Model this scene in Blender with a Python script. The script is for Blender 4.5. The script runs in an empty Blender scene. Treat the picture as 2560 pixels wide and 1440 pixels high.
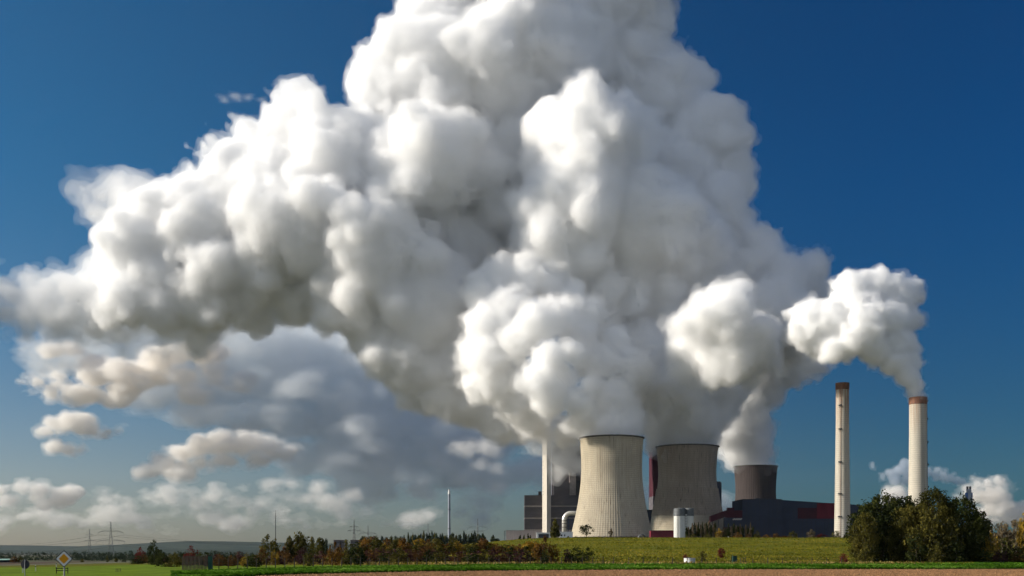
import bpy, bmesh, math, random
import numpy as np
from mathutils import Vector, noise

# ------------------------------------------------------------------ camera, sky, sun, exposure
SC = bpy.context.scene
COL = SC.collection
R = math.radians
FPX, HORIZON, EYE = 2745.0, 1385.0, 3.0       # focal length and horizon of the 2560 x 1440 photograph

cam_data = bpy.data.cameras.new("camera")
cam = bpy.data.objects.new("camera", cam_data)
COL.objects.link(cam)
cam.location = (0, 0, EYE)
cam.rotation_euler = (R(90), 0, 0)
cam_data.sensor_width = 36.0
cam_data.lens = 36.0 * FPX / 2560.0
cam_data.shift_y = (HORIZON - 720.0) / 2560.0
cam_data.clip_start = 0.5
cam_data.clip_end = 80000.0
SC.camera = cam

SUN_EL, SUN_AZ = R(25), R(-92)               # azimuth measured clockwise from the view direction (+Y): from the left
sun_dir = Vector((math.sin(SUN_AZ) * math.cos(SUN_EL), math.cos(SUN_AZ) * math.cos(SUN_EL), math.sin(SUN_EL)))
world = bpy.data.worlds.new("World")
SC.world = world
world.use_nodes = True
wt = world.node_tree
wt.nodes.clear()
w_out = wt.nodes.new("ShaderNodeOutputWorld")
w_bg = wt.nodes.new("ShaderNodeBackground")
w_bg.inputs["Strength"].default_value = 0.086
sky = wt.nodes.new("ShaderNodeTexSky")
sky.sky_type = 'NISHITA'
sky.sun_disc = False
sky.sun_elevation = SUN_EL
sky.sun_rotation = SUN_AZ
sky.air_density = 1.0
sky.dust_density = 0.6
sky.ozone_density = 3.0
w_hs = wt.nodes.new("ShaderNodeHueSaturation")      # a polarising filter deepens the blue, most of all away from the sun
w_hs.inputs["Saturation"].default_value = 1.15
w_hs.inputs["Value"].default_value = 0.60
w_tc = wt.nodes.new("ShaderNodeTexCoord")
w_xyz = wt.nodes.new("ShaderNodeSeparateXYZ")
w_mr = wt.nodes.new("ShaderNodeMapRange")
w_mr.interpolation_type = 'SMOOTHSTEP'
w_mr.inputs[1].default_value = -0.5
w_mr.inputs[2].default_value = 0.40
w_mz = wt.nodes.new("ShaderNodeMapRange")
w_mz.interpolation_type = 'SMOOTHSTEP'
w_mz.inputs[1].default_value = 0.02
w_mz.inputs[2].default_value = 0.34
def w_mix(a, b, f, blend='MIX'):
    n = wt.nodes.new("ShaderNodeMix"); n.data_type = 'RGBA'; n.blend_type = blend
    if isinstance(f, float): n.inputs[0].default_value = f
    else: wt.links.new(f, n.inputs[0])
    for k, v in ((6, a), (7, b)):
        if isinstance(v, tuple): n.inputs[k].default_value = (*v, 1)
        else: wt.links.new(v, n.inputs[k])
    return n.outputs[2]
wt.links.new(w_tc.outputs["Generated"], w_xyz.inputs[0])
wt.links.new(w_xyz.outputs[0], w_mr.inputs[0])
wt.links.new(w_xyz.outputs[2], w_mz.inputs[0])
w_toward = w_mix((0.93, 0.89, 0.97), (0.26, 0.86, 1.06), w_mz.outputs[0])
w_away = w_mix((0.13, 0.36, 0.52), (0.03, 0.44, 0.76), w_mz.outputs[0])
w_tint = w_mix(w_toward, w_away, w_mr.outputs[0])
wt.links.new(sky.outputs[0], w_hs.inputs["Color"])
w_clear = w_mix(w_hs.outputs[0], w_tint, 1.0, 'MULTIPLY')
# fill light added to the sky behind the viewer, broken up like bright clouds
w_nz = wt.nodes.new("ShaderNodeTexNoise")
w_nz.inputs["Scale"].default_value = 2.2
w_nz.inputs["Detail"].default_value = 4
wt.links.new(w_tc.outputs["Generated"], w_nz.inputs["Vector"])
w_fillmask = wt.nodes.new("ShaderNodeMapRange"); w_fillmask.interpolation_type = 'SMOOTHSTEP'
w_fillmask.inputs[1].default_value = 0.34; w_fillmask.inputs[2].default_value = 0.60
wt.links.new(w_nz.outputs[0], w_fillmask.inputs[0])
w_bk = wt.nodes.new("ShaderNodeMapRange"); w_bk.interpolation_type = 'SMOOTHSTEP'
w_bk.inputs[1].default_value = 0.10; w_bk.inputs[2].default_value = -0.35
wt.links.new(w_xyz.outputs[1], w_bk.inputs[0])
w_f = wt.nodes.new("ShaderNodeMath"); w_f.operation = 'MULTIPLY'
wt.links.new(w_fillmask.outputs[0], w_f.inputs[0]); wt.links.new(w_bk.outputs[0], w_f.inputs[1])
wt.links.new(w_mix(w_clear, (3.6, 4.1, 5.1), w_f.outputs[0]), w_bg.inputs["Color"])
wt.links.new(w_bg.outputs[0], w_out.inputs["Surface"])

sun_data = bpy.data.lights.new("sun", 'SUN')
sun_data.energy = 5.0
sun_data.angle = R(0.5)
sun_data.color = (1.0, 0.92, 0.80)
sun = bpy.data.objects.new("sun", sun_data)
COL.objects.link(sun)
sun.rotation_euler = sun_dir.to_track_quat('Z', 'Y').to_euler()

SC.view_settings.view_transform = 'Standard'
SC.view_settings.look = 'None'
SC.view_settings.exposure = 0.38
SC.view_settings.gamma = 1.0
SC.view_settings.use_curve_mapping = False
cy = SC.cycles
cy.use_denoising = True
try:
    cy.denoiser = 'OPENIMAGEDENOISE'
except Exception:
    pass
cy.use_adaptive_sampling = True
cy.adaptive_threshold = 0.04
cy.adaptive_min_samples = 16
cy.max_bounces = 40
cy.volume_bounces = 36
cy.diffuse_bounces = 3
cy.glossy_bounces = 2
cy.transmission_bounces = 2
cy.transparent_max_bounces = 64
cy.sample_clamp_indirect = 6.0

# ------------------------------------------------------------------ helpers
def px(x, y, Y):
    """The point at depth Y that stands at pixel (x, y) of the 2560 x 1440 photograph."""
    return Vector(((x - 1280.0) / FPX * Y, Y, EYE + (HORIZON - y) / FPX * Y))

def tag(o, label=None, cat=None, group=None, kind=None):
    if label: o["label"] = label
    if cat: o["category"] = cat
    if group: o["group"] = group
    if kind: o["kind"] = kind
    return o

def link(name, mesh, mats=(), parent=None):
    o = bpy.data.objects.new(name, mesh)
    COL.objects.link(o)
    for m in mats if isinstance(mats, (list, tuple)) else (mats,):
        mesh.materials.append(m)
    if parent is not None:
        o.parent = parent
    return o

def empty(name, loc=(0, 0, 0), rz=0.0):
    o = bpy.data.objects.new(name, None)
    COL.objects.link(o)
    o.location = loc
    o.rotation_euler = (0, 0, rz)
    return o

# ------------------------------------------------------------------ steam and clouds: closed billowing shells filled with scattering volume
def steam_mat(name, density, colour=(1, 1, 1), aniso=0.0):
    m = bpy.data.materials.new(name)
    m.use_nodes = True
    t = m.node_tree
    t.nodes.clear()
    out = t.nodes.new("ShaderNodeOutputMaterial")
    v = t.nodes.new("ShaderNodeVolumeScatter")
    v.inputs["Color"].default_value = (*colour, 1)
    v.inputs["Density"].default_value = density
    v.inputs["Anisotropy"].default_value = aniso
    if min(colour) < 0.999:                    # the rest of the extinction is absorbed
        a = t.nodes.new("ShaderNodeVolumeAbsorption")
        a.inputs["Color"].default_value = (*colour, 1)
        a.inputs["Density"].default_value = density
        s = t.nodes.new("ShaderNodeAddShader")
        t.links.new(v.outputs[0], s.inputs[0])
        t.links.new(a.outputs[0], s.inputs[1])
        v = s
    t.links.new(v.outputs[0], out.inputs["Volume"])
    return m

def lattice_noise(shape, cell, rng):
    """Smooth value noise on a voxel grid, feature size `cell` voxels."""
    n = [int(s / cell) + 4 for s in shape]
    g = rng.standard_normal(n).astype(np.float32)
    for ax in range(3):
        t = np.arange(shape[ax], dtype=np.float32) / cell + 1e-4
        i = t.astype(int)
        f = (t - i)
        f = f * f * (3 - 2 * f)
        sh = [1, 1, 1]; sh[ax] = -1
        f = f.reshape(sh)
        g = np.take(g, i, ax) * (1 - f) + np.take(g, i + 1, ax) * f
    return g

def fractal_spheres(base, rng, counts, ratio, jut=0.86, squash=1.0):
    """Cauliflower: every sphere carries smaller ones on its skin, level after level."""
    out = [base]
    cur = base
    for c, (ra, rb) in zip(counts, ratio):
        n = len(cur)
        d = rng.standard_normal((n, c, 3))
        d /= np.linalg.norm(d, axis=2, keepdims=True)
        rr = cur[:, None, 3] * rng.uniform(ra, rb, (n, c))
        cen = cur[:, None, :3] + d * (cur[:, None, 3:4] * jut)
        cur = np.concatenate([cen, rr[..., None]], 2).reshape(-1, 4)
        out.append(cur)
    return np.concatenate(out)

def billow_field(spheres, voxel, rough, seed, margin=7):
    """Signed distance (m) to the union of the spheres on a voxel grid, roughened by several octaves of noise."""
    rng = np.random.default_rng(seed)
    lo = (spheres[:, :3] - spheres[:, 3:4]).min(0) - margin * voxel
    hi = (spheres[:, :3] + spheres[:, 3:4]).max(0) + margin * voxel
    shape = tuple(int(v) for v in np.ceil((hi - lo) / voxel))
    bg = 5 * voxel
    sdf = np.full(shape, bg, np.float32)
    ax = [(lo[k] + voxel * np.arange(shape[k])).astype(np.float32) for k in range(3)]
    for x, y, z, r in spheres:
        m = r + bg
        sl = []
        for k, c in enumerate((x, y, z)):
            i0 = int((c - m - lo[k]) / voxel); i1 = int((c + m - lo[k]) / voxel) + 2
            sl.append(slice(max(0, i0), min(shape[k], i1)))
        sl = tuple(sl)
        d = np.sqrt(((ax[0][sl[0]] - x) ** 2)[:, None, None] + ((ax[1][sl[1]] - y) ** 2)[None, :, None]
                    + ((ax[2][sl[2]] - z) ** 2)[None, None, :]) - r
        np.minimum(sdf[sl], d, out=sdf[sl])
    far = sdf >= bg * 0.98
    for cell, amp in rough:                                       # billows: bumps at every scale with creases between them
        n = lattice_noise(shape, max(cell / voxel, 1.05), rng)
        sdf += (0.55 - np.abs(n)) * amp if amp > 0 else n * -amp
    sdf[far] = bg
    sdf[1:-1] = (sdf[1:-1] * 2 + sdf[:-2] + sdf[2:]) / 4          # soften the creases a little
    sdf[:, 1:-1] = (sdf[:, 1:-1] * 2 + sdf[:, :-2] + sdf[:, 2:]) / 4
    sdf[:, :, 1:-1] = (sdf[:, :, 1:-1] * 2 + sdf[:, :, :-2] + sdf[:, :, 2:]) / 4
    return sdf, lo, shape, rng, bg

def shells_mesh(name, field, voxel, shells, flat=1.0, z_ref=0.0):
    """One mesh of nested closed shells; shells = [(iso, [(cell, amp), ...]), ...], one material slot for each."""
    import openvdb
    sdf, lo, shape, rng, bg = field
    P, Q, MI, base = [], [], [], 0
    for k, (iso, extra) in enumerate(shells):
        f = sdf
        for cell, amp in extra:
            f = f + lattice_noise(shape, max(cell / voxel, 1.05), rng) * amp
        f = np.where(sdf >= bg * 0.9, np.float32(bg), f)
        f[[0, -1]] = bg; f[:, [0, -1]] = bg; f[:, :, [0, -1]] = bg
        g = openvdb.FloatGrid(float(bg))
        g.copyFromArray(f)
        pts, quads = g.convertToQuads(isovalue=float(min(iso, bg * 0.9)))
        P.append(np.asarray(pts, np.float32) * voxel + lo.astype(np.float32))
        Q.append(np.asarray(quads, np.int64) + base)
        MI.append(np.full(len(quads), k, np.int32))
        base += len(pts)
    pts, quads, mi = np.concatenate(P), np.concatenate(Q).astype(np.int32), np.concatenate(MI)
    if flat != 1.0:
        pts[:, 2] = z_ref + (pts[:, 2] - z_ref) * flat
    me = bpy.data.meshes.new(name)
    me.vertices.add(len(pts)); me.vertices.foreach_set("co", pts.ravel())
    me.loops.add(quads.size); me.loops.foreach_set("vertex_index", quads.ravel())
    me.polygons.add(len(quads))
    me.polygons.foreach_set("loop_start", np.arange(0, quads.size, 4, dtype=np.int32))
    me.polygons.foreach_set("material_index", mi)
    me.update(calc_edges=True)
    return me

def lobes(rows, Y0):
    """rows of (x px, y px, radius px, depth offset in px) -> world spheres."""
    out = []
    for row in rows:
        x, y, r = row[:3]
        dz = row[3] if len(row) > 3 else 0
        Y = Y0 + dz * Y0 / FPX
        p = px(x, y, Y)
        out.append((p.x, p.y, p.z, r * Y / FPX))
    return np.array(out, np.float64)
# ------------------------------------------------------------------ materials
def pbr(name, base=(0.5, 0.5, 0.5), rough=0.85, metallic=0.0, var=0.0, scale=1.0, stretch=(1, 1, 1), col2=None, bump=0.0, bump_scale=None, spec=0.2):
    """Principled surface whose colour drifts between base and col2 with two octaves of noise in object space."""
    m = bpy.data.materials.new(name)
    m.use_nodes = True
    t = m.node_tree
    b = t.nodes["Principled BSDF"]
    b.inputs["Roughness"].default_value = rough
    b.inputs["Metallic"].default_value = metallic
    b.inputs["Specular IOR Level"].default_value = spec
    b.inputs["Base Color"].default_value = (*base, 1)
    if col2 is None:
        col2 = tuple(c * (1 - var) for c in base)
    tc = t.nodes.new("ShaderNodeTexCoord")
    mp = t.nodes.new("ShaderNodeMapping")
    mp.inputs["Scale"].default_value = stretch
    t.links.new(tc.outputs["Object"], mp.inputs["Vector"])
    nz = t.nodes.new("ShaderNodeTexNoise")
    nz.inputs["Scale"].default_value = scale
    nz.inputs["Detail"].default_value = 6
    nz.inputs["Roughness"].default_value = 0.65
    t.links.new(mp.outputs[0], nz.inputs["Vector"])
    cr = t.nodes.new("ShaderNodeValToRGB")
    cr.color_ramp.elements[0].position = 0.36
    cr.color_ramp.elements[1].position = 0.66
    cr.color_ramp.elements[0].color = (*col2, 1)
    cr.color_ramp.elements[1].color = (*base, 1)
    t.links.new(nz.outputs[0], cr.inputs[0])
    t.links.new(cr.outputs[0], b.inputs["Base Color"])
    if bump:
        nb = t.nodes.new("ShaderNodeTexNoise")
        nb.inputs["Scale"].default_value = bump_scale or scale * 6
        nb.inputs["Detail"].default_value = 5
        t.links.new(mp.outputs[0], nb.inputs["Vector"])
        bp = t.nodes.new("ShaderNodeBump")
        bp.inputs["Strength"].default_value = 1.0
        bp.inputs["Distance"].default_value = bump
        t.links.new(nb.outputs[0], bp.inputs["Height"])
        t.links.new(bp.outputs[0], b.inputs["Normal"])
    return m

def leaf_mat(name, dark, mid, light, trans=0.3, scale=1.6):
    m = bpy.data.materials.new(name)
    m.use_nodes = True
    t = m.node_tree
    t.nodes.clear()
    out = t.nodes.new("ShaderNodeOutputMaterial")
    di = t.nodes.new("ShaderNodeBsdfDiffuse")
    tr = t.nodes.new("ShaderNodeBsdfTranslucent")
    mix = t.nodes.new("ShaderNodeMixShader")
    mix.inputs[0].default_value = trans
    geo = t.nodes.new("ShaderNodeNewGeometry")
    inf = t.nodes.new("ShaderNodeObjectInfo")
    tc = t.nodes.new("ShaderNodeTexCoord")
    nz = t.nodes.new("ShaderNodeTexNoise")
    nz.noise_dimensions = '4D'
    nz.inputs["Scale"].default_value = scale
    nz.inputs["Detail"].default_value = 2
    mw = t.nodes.new("ShaderNodeMath"); mw.operation = 'MULTIPLY'; mw.inputs[1].default_value = 40
    t.links.new(inf.outputs["Random"], mw.inputs[0])
    t.links.new(mw.outputs[0], nz.inputs["W"])
    t.links.new(tc.outputs["Object"], nz.inputs["Vector"])
    a = t.nodes.new("ShaderNodeMath"); a.operation = 'MULTIPLY_ADD'; a.inputs[1].default_value = 0.45
    t.links.new(geo.outputs["Random Per Island"], a.inputs[0])
    s = t.nodes.new("ShaderNodeMath"); s.operation = 'MULTIPLY_ADD'; s.inputs[1].default_value = 1.5; s.inputs[2].default_value = -0.48
    t.links.new(nz.outputs[0], s.inputs[0])
    t.links.new(s.outputs[0], a.inputs[2])
    cr = t.nodes.new("ShaderNodeValToRGB")
    e = cr.color_ramp.elements
    e[0].position = 0.1; e[0].color = (*dark, 1)
    e[1].position = 0.9; e[1].color = (*light, 1)
    k = e.new(0.5); k.color = (*mid, 1)
    t.links.new(a.outputs[0], cr.inputs[0])
    for n in (di, tr):
        t.links.new(cr.outputs[0], n.inputs["Color"])
    t.links.new(di.outputs[0], mix.inputs[1])
    t.links.new(tr.outputs[0], mix.inputs[2])
    t.links.new(mix.outputs[0], out.inputs["Surface"])
    return m

def concrete_mat(name, base, dark, streak=6.0, panel=None, rust=None):
    """Weathered shell concrete: vertical rain streaks, broad blotches and faint formwork lifts."""
    m = bpy.data.materials.new(name)
    m.use_nodes = True
    t = m.node_tree
    b = t.nodes["Principled BSDF"]
    b.inputs["Roughness"].default_value = 0.9
    b.inputs["Specular IOR Level"].default_value = 0.1
    tc = t.nodes.new("ShaderNodeTexCoord")
    def nz(sc, stretch, detail=4):
        mp = t.nodes.new("ShaderNodeMapping"); mp.inputs["Scale"].default_value = stretch
        t.links.new(tc.outputs["Object"], mp.inputs["Vector"])
        n = t.nodes.new("ShaderNodeTexNoise"); n.inputs["Scale"].default_value = sc; n.inputs["Detail"].default_value = detail
        t.links.new(mp.outputs[0], n.inputs["Vector"])
        return n.outputs[0]
    def mixc(f, a, c, mode='MIX'):
        x = t.nodes.new("ShaderNodeMix"); x.data_type = 'RGBA'; x.blend_type = mode
        t.links.new(f, x.inputs[0]) if not isinstance(f, float) else setattr(x.inputs[0], "default_value", f)
        for s, v in ((6, a), (7, c)):
            if isinstance(v, tuple): x.inputs[s].default_value = (*v, 1)
            else: t.links.new(v, x.inputs[s])
        return x.outputs[2]
    def ramp(f, p0, p1):
        r = t.nodes.new("ShaderNodeMapRange"); r.inputs[1].default_value = p0; r.inputs[2].default_value = p1
        t.links.new(f, r.inputs[0]); return r.outputs[0]
    c = mixc(ramp(nz(0.30, (1, 1, 0.03)), 0.42, 0.66), base, dark)
    c = mixc(ramp(nz(0.05, (1, 1, 1)), 0.35, 0.7), c, tuple(v * 0.82 for v in base))
    wv = t.nodes.new("ShaderNodeTexWave"); wv.bands_direction = 'Z'; wv.inputs["Scale"].default_value = 0.13
    wv.inputs["Distortion"].default_value = 0.15
    t.links.new(tc.outputs["Object"], wv.inputs["Vector"])
    c = mixc(ramp(wv.outputs[1], 0.88, 1.0), c, tuple(v * 0.62 for v in base))
    c = mixc(ramp(nz(0.55, (1, 1, 0.012), 3), 0.60, 0.74), c, tuple(v * 0.5 for v in dark))     # narrow dark runs
    c = mixc(ramp(nz(0.035, (1, 1, 0.6), 5), 0.56, 0.70), c, tuple(v * 0.74 for v in base))      # broad weathered patches
    if rust:
        zr, col = rust
        sx = t.nodes.new("ShaderNodeSeparateXYZ"); t.links.new(tc.outputs["Object"], sx.inputs[0])
        ad = t.nodes.new("ShaderNodeMath"); ad.operation = 'MULTIPLY'
        t.links.new(ramp(sx.outputs[2], zr[0], zr[1]), ad.inputs[0])
        t.links.new(ramp(nz(0.7, (1, 1, 0.02)), 0.40, 0.62), ad.inputs[1])
        c = mixc(ad.outputs[0], c, col)
    t.links.new(c, b.inputs["Base Color"])
    return m

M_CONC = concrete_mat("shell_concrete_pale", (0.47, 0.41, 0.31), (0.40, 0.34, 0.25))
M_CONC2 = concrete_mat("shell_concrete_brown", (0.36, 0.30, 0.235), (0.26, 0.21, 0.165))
M_CONC3 = concrete_mat("shell_concrete_shade", (0.085, 0.070, 0.068), (0.06, 0.05, 0.05))  # darkened so the steam's shadow on the third tower lies in its colour
M_RIM = pbr("rim_concrete", (0.12, 0.11, 0.10), var=0.4, scale=0.2)
M_STACK = concrete_mat("chimney_concrete", (0.55, 0.51, 0.43), (0.42, 0.37, 0.30), rust=((120, 190), (0.30, 0.13, 0.06)))
M_RUST = pbr("rusty_band", (0.27, 0.13, 0.075), col2=(0.13, 0.065, 0.05), scale=0.35, stretch=(1, 1, 0.3))
M_STEEL = pbr("dark_steel", (0.05, 0.05, 0.055), var=0.4, scale=0.5, rough=0.6)
M_GALV = pbr("galvanised_steel", (0.16, 0.17, 0.175), var=0.3, scale=0.6, rough=0.55, metallic=0.3)
M_CLAD = pbr("dark_cladding", (0.115, 0.105, 0.115), var=0.25, scale=0.05, stretch=(1, 1, 4))
M_CLAD2 = pbr("blue_black_cladding", (0.045, 0.055, 0.085), var=0.2, scale=0.03, stretch=(1, 1, 3))
M_BAND = pbr("pale_band", (0.34, 0.30, 0.28), var=0.2, scale=0.2)
M_PALE = pbr("pale_cladding", (0.60, 0.55, 0.47), var=0.12, scale=0.1, stretch=(1, 1, 0.1))
M_PINKW = pbr("pinkish_render", (0.50, 0.42, 0.38), var=0.18, scale=0.2, stretch=(1, 1, 0.15))
M_WHITE = pbr("white_paint", (0.78, 0.77, 0.74), var=0.12, scale=0.4, rough=0.5)
M_SILO = pbr("silo_white", (0.62, 0.62, 0.58), var=0.15, scale=0.3, stretch=(1, 1, 0.1), rough=0.6)
M_PIPE = pbr("bright_sheet_metal", (0.80, 0.78, 0.72), var=0.1, scale=0.4, rough=0.35, metallic=0.5)
M_RED = pbr("oxide_red_cladding", (0.17, 0.02, 0.035), var=0.35, scale=0.15, stretch=(1, 1, 0.3))
M_MAROON = pbr("maroon_cladding", (0.07, 0.016, 0.026), var=0.3, scale=0.1)
M_GREEN = pbr("green_cabinet", (0.015, 0.07, 0.055), var=0.3, scale=1, rough=0.5)
M_BLUE = pbr("blue_sheet", (0.02, 0.05, 0.13), var=0.3, scale=0.4, rough=0.5)
M_BLUESTACK = pbr("blue_stack", (0.05, 0.12, 0.30), var=0.2, scale=0.1, stretch=(1, 1, 0.1))
M_GREYSTACK = pbr("grey_stack", (0.30, 0.33, 0.38), var=0.2, scale=0.1)
M_COPPER = pbr("green_roof_sheet", (0.33, 0.52, 0.42), var=0.2, scale=0.4, rough=0.5)
M_SHED = pbr("dark_shed_boards", (0.035, 0.04, 0.05), var=0.4, scale=0.6)
M_GLASS = pbr("dark_glazing", (0.03, 0.035, 0.045), rough=0.15, spec=0.5)
M_WOOD = pbr("post_wood", (0.06, 0.05, 0.042), var=0.4, scale=2)
M_BARK = pbr("bark", (0.075, 0.06, 0.045), var=0.5, scale=3, stretch=(1, 1, 0.2))
M_PALEBARK = pbr("pale_birch_bark", (0.42, 0.38, 0.31), var=0.5, scale=3, stretch=(1, 1, 0.4))
M_WIRE = pbr("wire", (0.05, 0.05, 0.05), rough=0.6)
M_SIGNW = pbr("sign_white", (0.72, 0.72, 0.73), var=0.05, scale=2, rough=0.4)
M_SIGNY = pbr("sign_amber", (0.72, 0.32, 0.01), var=0.06, scale=2, rough=0.4)
M_SIGNB = pbr("sign_black", (0.015, 0.015, 0.02), rough=0.5)
M_SIGNBACK = pbr("sign_grey_back", (0.05, 0.055, 0.07), var=0.2, scale=2, rough=0.6)

L_DARK = leaf_mat("foliage_dark_green", (0.009, 0.014, 0.006), (0.026, 0.034, 0.011), (0.075, 0.08, 0.02))
L_OLIVE = leaf_mat("foliage_olive", (0.020, 0.023, 0.007), (0.068, 0.064, 0.016), (0.17, 0.14, 0.03))
L_YELLOW = leaf_mat("foliage_yellow", (0.10, 0.07, 0.012), (0.28, 0.18, 0.025), (0.50, 0.30, 0.04))
L_ORANGE = leaf_mat("foliage_orange", (0.05, 0.028, 0.010), (0.135, 0.070, 0.017), (0.34, 0.175, 0.03))
L_RUST = leaf_mat("foliage_rust", (0.035, 0.020, 0.010), (0.095, 0.048, 0.018), (0.20, 0.105, 0.03))
L_PURPLE = leaf_mat("foliage_purple_brown", (0.022, 0.012, 0.014), (0.065, 0.030, 0.030), (0.12, 0.065, 0.05))
L_RED = leaf_mat("foliage_red", (0.045, 0.010, 0.012), (0.13, 0.025, 0.022), (0.22, 0.06, 0.04))
L_BLUEGREEN = leaf_mat("foliage_blue_green", (0.012, 0.022, 0.018), (0.032, 0.048, 0.032), (0.075, 0.09, 0.05))
L_GREYBROWN = leaf_mat("foliage_grey_brown", (0.05, 0.04, 0.025), (0.13, 0.10, 0.06), (0.22, 0.17, 0.10))

# ------------------------------------------------------------------ mesh helpers
def bm_mesh(name, bm, smooth=False):
    me = bpy.data.meshes.new(name)
    bmesh.ops.recalc_face_normals(bm, faces=bm.faces)
    bm.to_mesh(me)
    bm.free()
    if smooth:
        me.polygons.foreach_set("use_smooth", np.ones(len(me.polygons), bool))
    return me

def box(bm, c, s, rz=0.0, mi=0, taper=1.0):
    """Box with centre c, full size s, turned rz about its own axis."""
    ca, sa = math.cos(rz), math.sin(rz)
    v = []
    for dz in (-.5, .5):
        k = taper if dz > 0 else 1.0
        for dx, dy in ((-.5, -.5), (.5, -.5), (.5, .5), (-.5, .5)):
            x, y = dx * s[0] * k, dy * s[1] * k
            v.append(bm.verts.new((c[0] + x * ca - y * sa, c[1] + x * sa + y * ca, c[2] + dz * s[2])))
    for f in ((3, 2, 1, 0), (4, 5, 6, 7), (0, 1, 5, 4), (1, 2, 6, 5), (2, 3, 7, 6), (3, 0, 4, 7)):
        bm.faces.new([v[i] for i in f]).material_index = mi

def tube(bm, pts, radii, seg=8, cap=True, mi=0):
    pts = [Vector(p) for p in pts]
    if not isinstance(radii, (list, tuple)):
        radii = [radii] * len(pts)
    rings = []
    for i, p in enumerate(pts):
        d = (pts[min(i + 1, len(pts) - 1)] - pts[max(i - 1, 0)]).normalized()
        a = d.cross(Vector((0.3, 1, 0.1)) if abs(d.y) < 0.9 else Vector((1, 0, 0))).normalized()
        b = d.cross(a)
        rings.append([bm.verts.new(p + (a * math.cos(2 * math.pi * k / seg) + b * math.sin(2 * math.pi * k / seg)) * radii[i]) for k in range(seg)])
    for r0, r1 in zip(rings, rings[1:]):
        for k in range(seg):
            bm.faces.new((r0[k], r0[(k + 1) % seg], r1[(k + 1) % seg], r1[k])).material_index = mi
    if cap:
        bm.faces.new(rings[0][::-1]).material_index = mi
        bm.faces.new(rings[-1]).material_index = mi

def lathe(bm, prof, seg, mod=None, close=False):
    """prof: list of (radius, z); mod(k, i) adds to the radius at meridian k of ring i."""
    rings = []
    for i, (r, z) in enumerate(prof):
        ring = []
        for k in range(seg):
            a = 2 * math.pi * k / seg
            rr = r + (mod(k, i) if mod else 0)
            ring.append(bm.verts.new((rr * math.cos(a), rr * math.sin(a), z)))
        rings.append(ring)
    n = len(rings)
    for i in range(n if close else n - 1):
        r0, r1 = rings[i], rings[(i + 1) % n]
        for k in range(seg):
            bm.faces.new((r0[k], r0[(k + 1) % seg], r1[(k + 1) % seg], r1[k]))

def part(name, bm, mat, parent, smooth=False):
    return link(name, bm_mesh(name, bm, smooth), mat, parent)

# ------------------------------------------------------------------ terrain
def sstep(a, b, x):
    t = max(0.0, min(1.0, (x - a) / (b - a)))
    return t * t * (3 - 2 * t)

def ground_z(x, y):
    """Flat fields in front, a grassy bank rising to the plateau of the plant on the right, a low plain on the left."""
    side = sstep(-190, 40, x - (y - 700) * 0.02)
    bank = 18.0 * sstep(330, 1060, y) * side + 3.2 * sstep(200, 420, y - abs(x) * 0.02) * side * 0
    dip = -1.5 * sstep(250, 700, y) * (1 - side)
    return bank + dip

def ground_pt(xp, yp):
    """Where the photograph's pixel meets the ground."""
    Y = 40.0
    prev = None
    while Y < 9000:
        p = px(xp, yp, Y)
        d = p.z - ground_z(p.x, p.y)
        if d <= 0:
            lo, hi = prev, Y
            for _ in range(24):
                mid = (lo + hi) / 2
                p = px(xp, yp, mid)
                if p.z - ground_z(p.x, p.y) <= 0: hi = mid
                else: lo = mid
            return px(xp, yp, hi)
        prev = Y
        Y *= 1.03
    return px(xp, yp, 9000)
# ------------------------------------------------------------------ the ground
def grid_mesh(name, xs, ys, zf):
    X, Yv = np.meshgrid(xs, ys)
    Z = np.array([[zf(x, y) for x in xs] for y in ys])
    co = np.stack([X, Yv, Z], -1).reshape(-1, 3)
    nx, ny = len(xs), len(ys)
    idx = np.arange(nx * ny).reshape(ny, nx)
    q = np.stack([idx[:-1, :-1], idx[:-1, 1:], idx[1:, 1:], idx[1:, :-1]], -1).reshape(-1, 4)
    me = bpy.data.meshes.new(name)
    me.from_pydata(co.tolist(), [], q.tolist())
    me.polygons.foreach_set("use_smooth", np.ones(len(q), bool))
    return me

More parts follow.
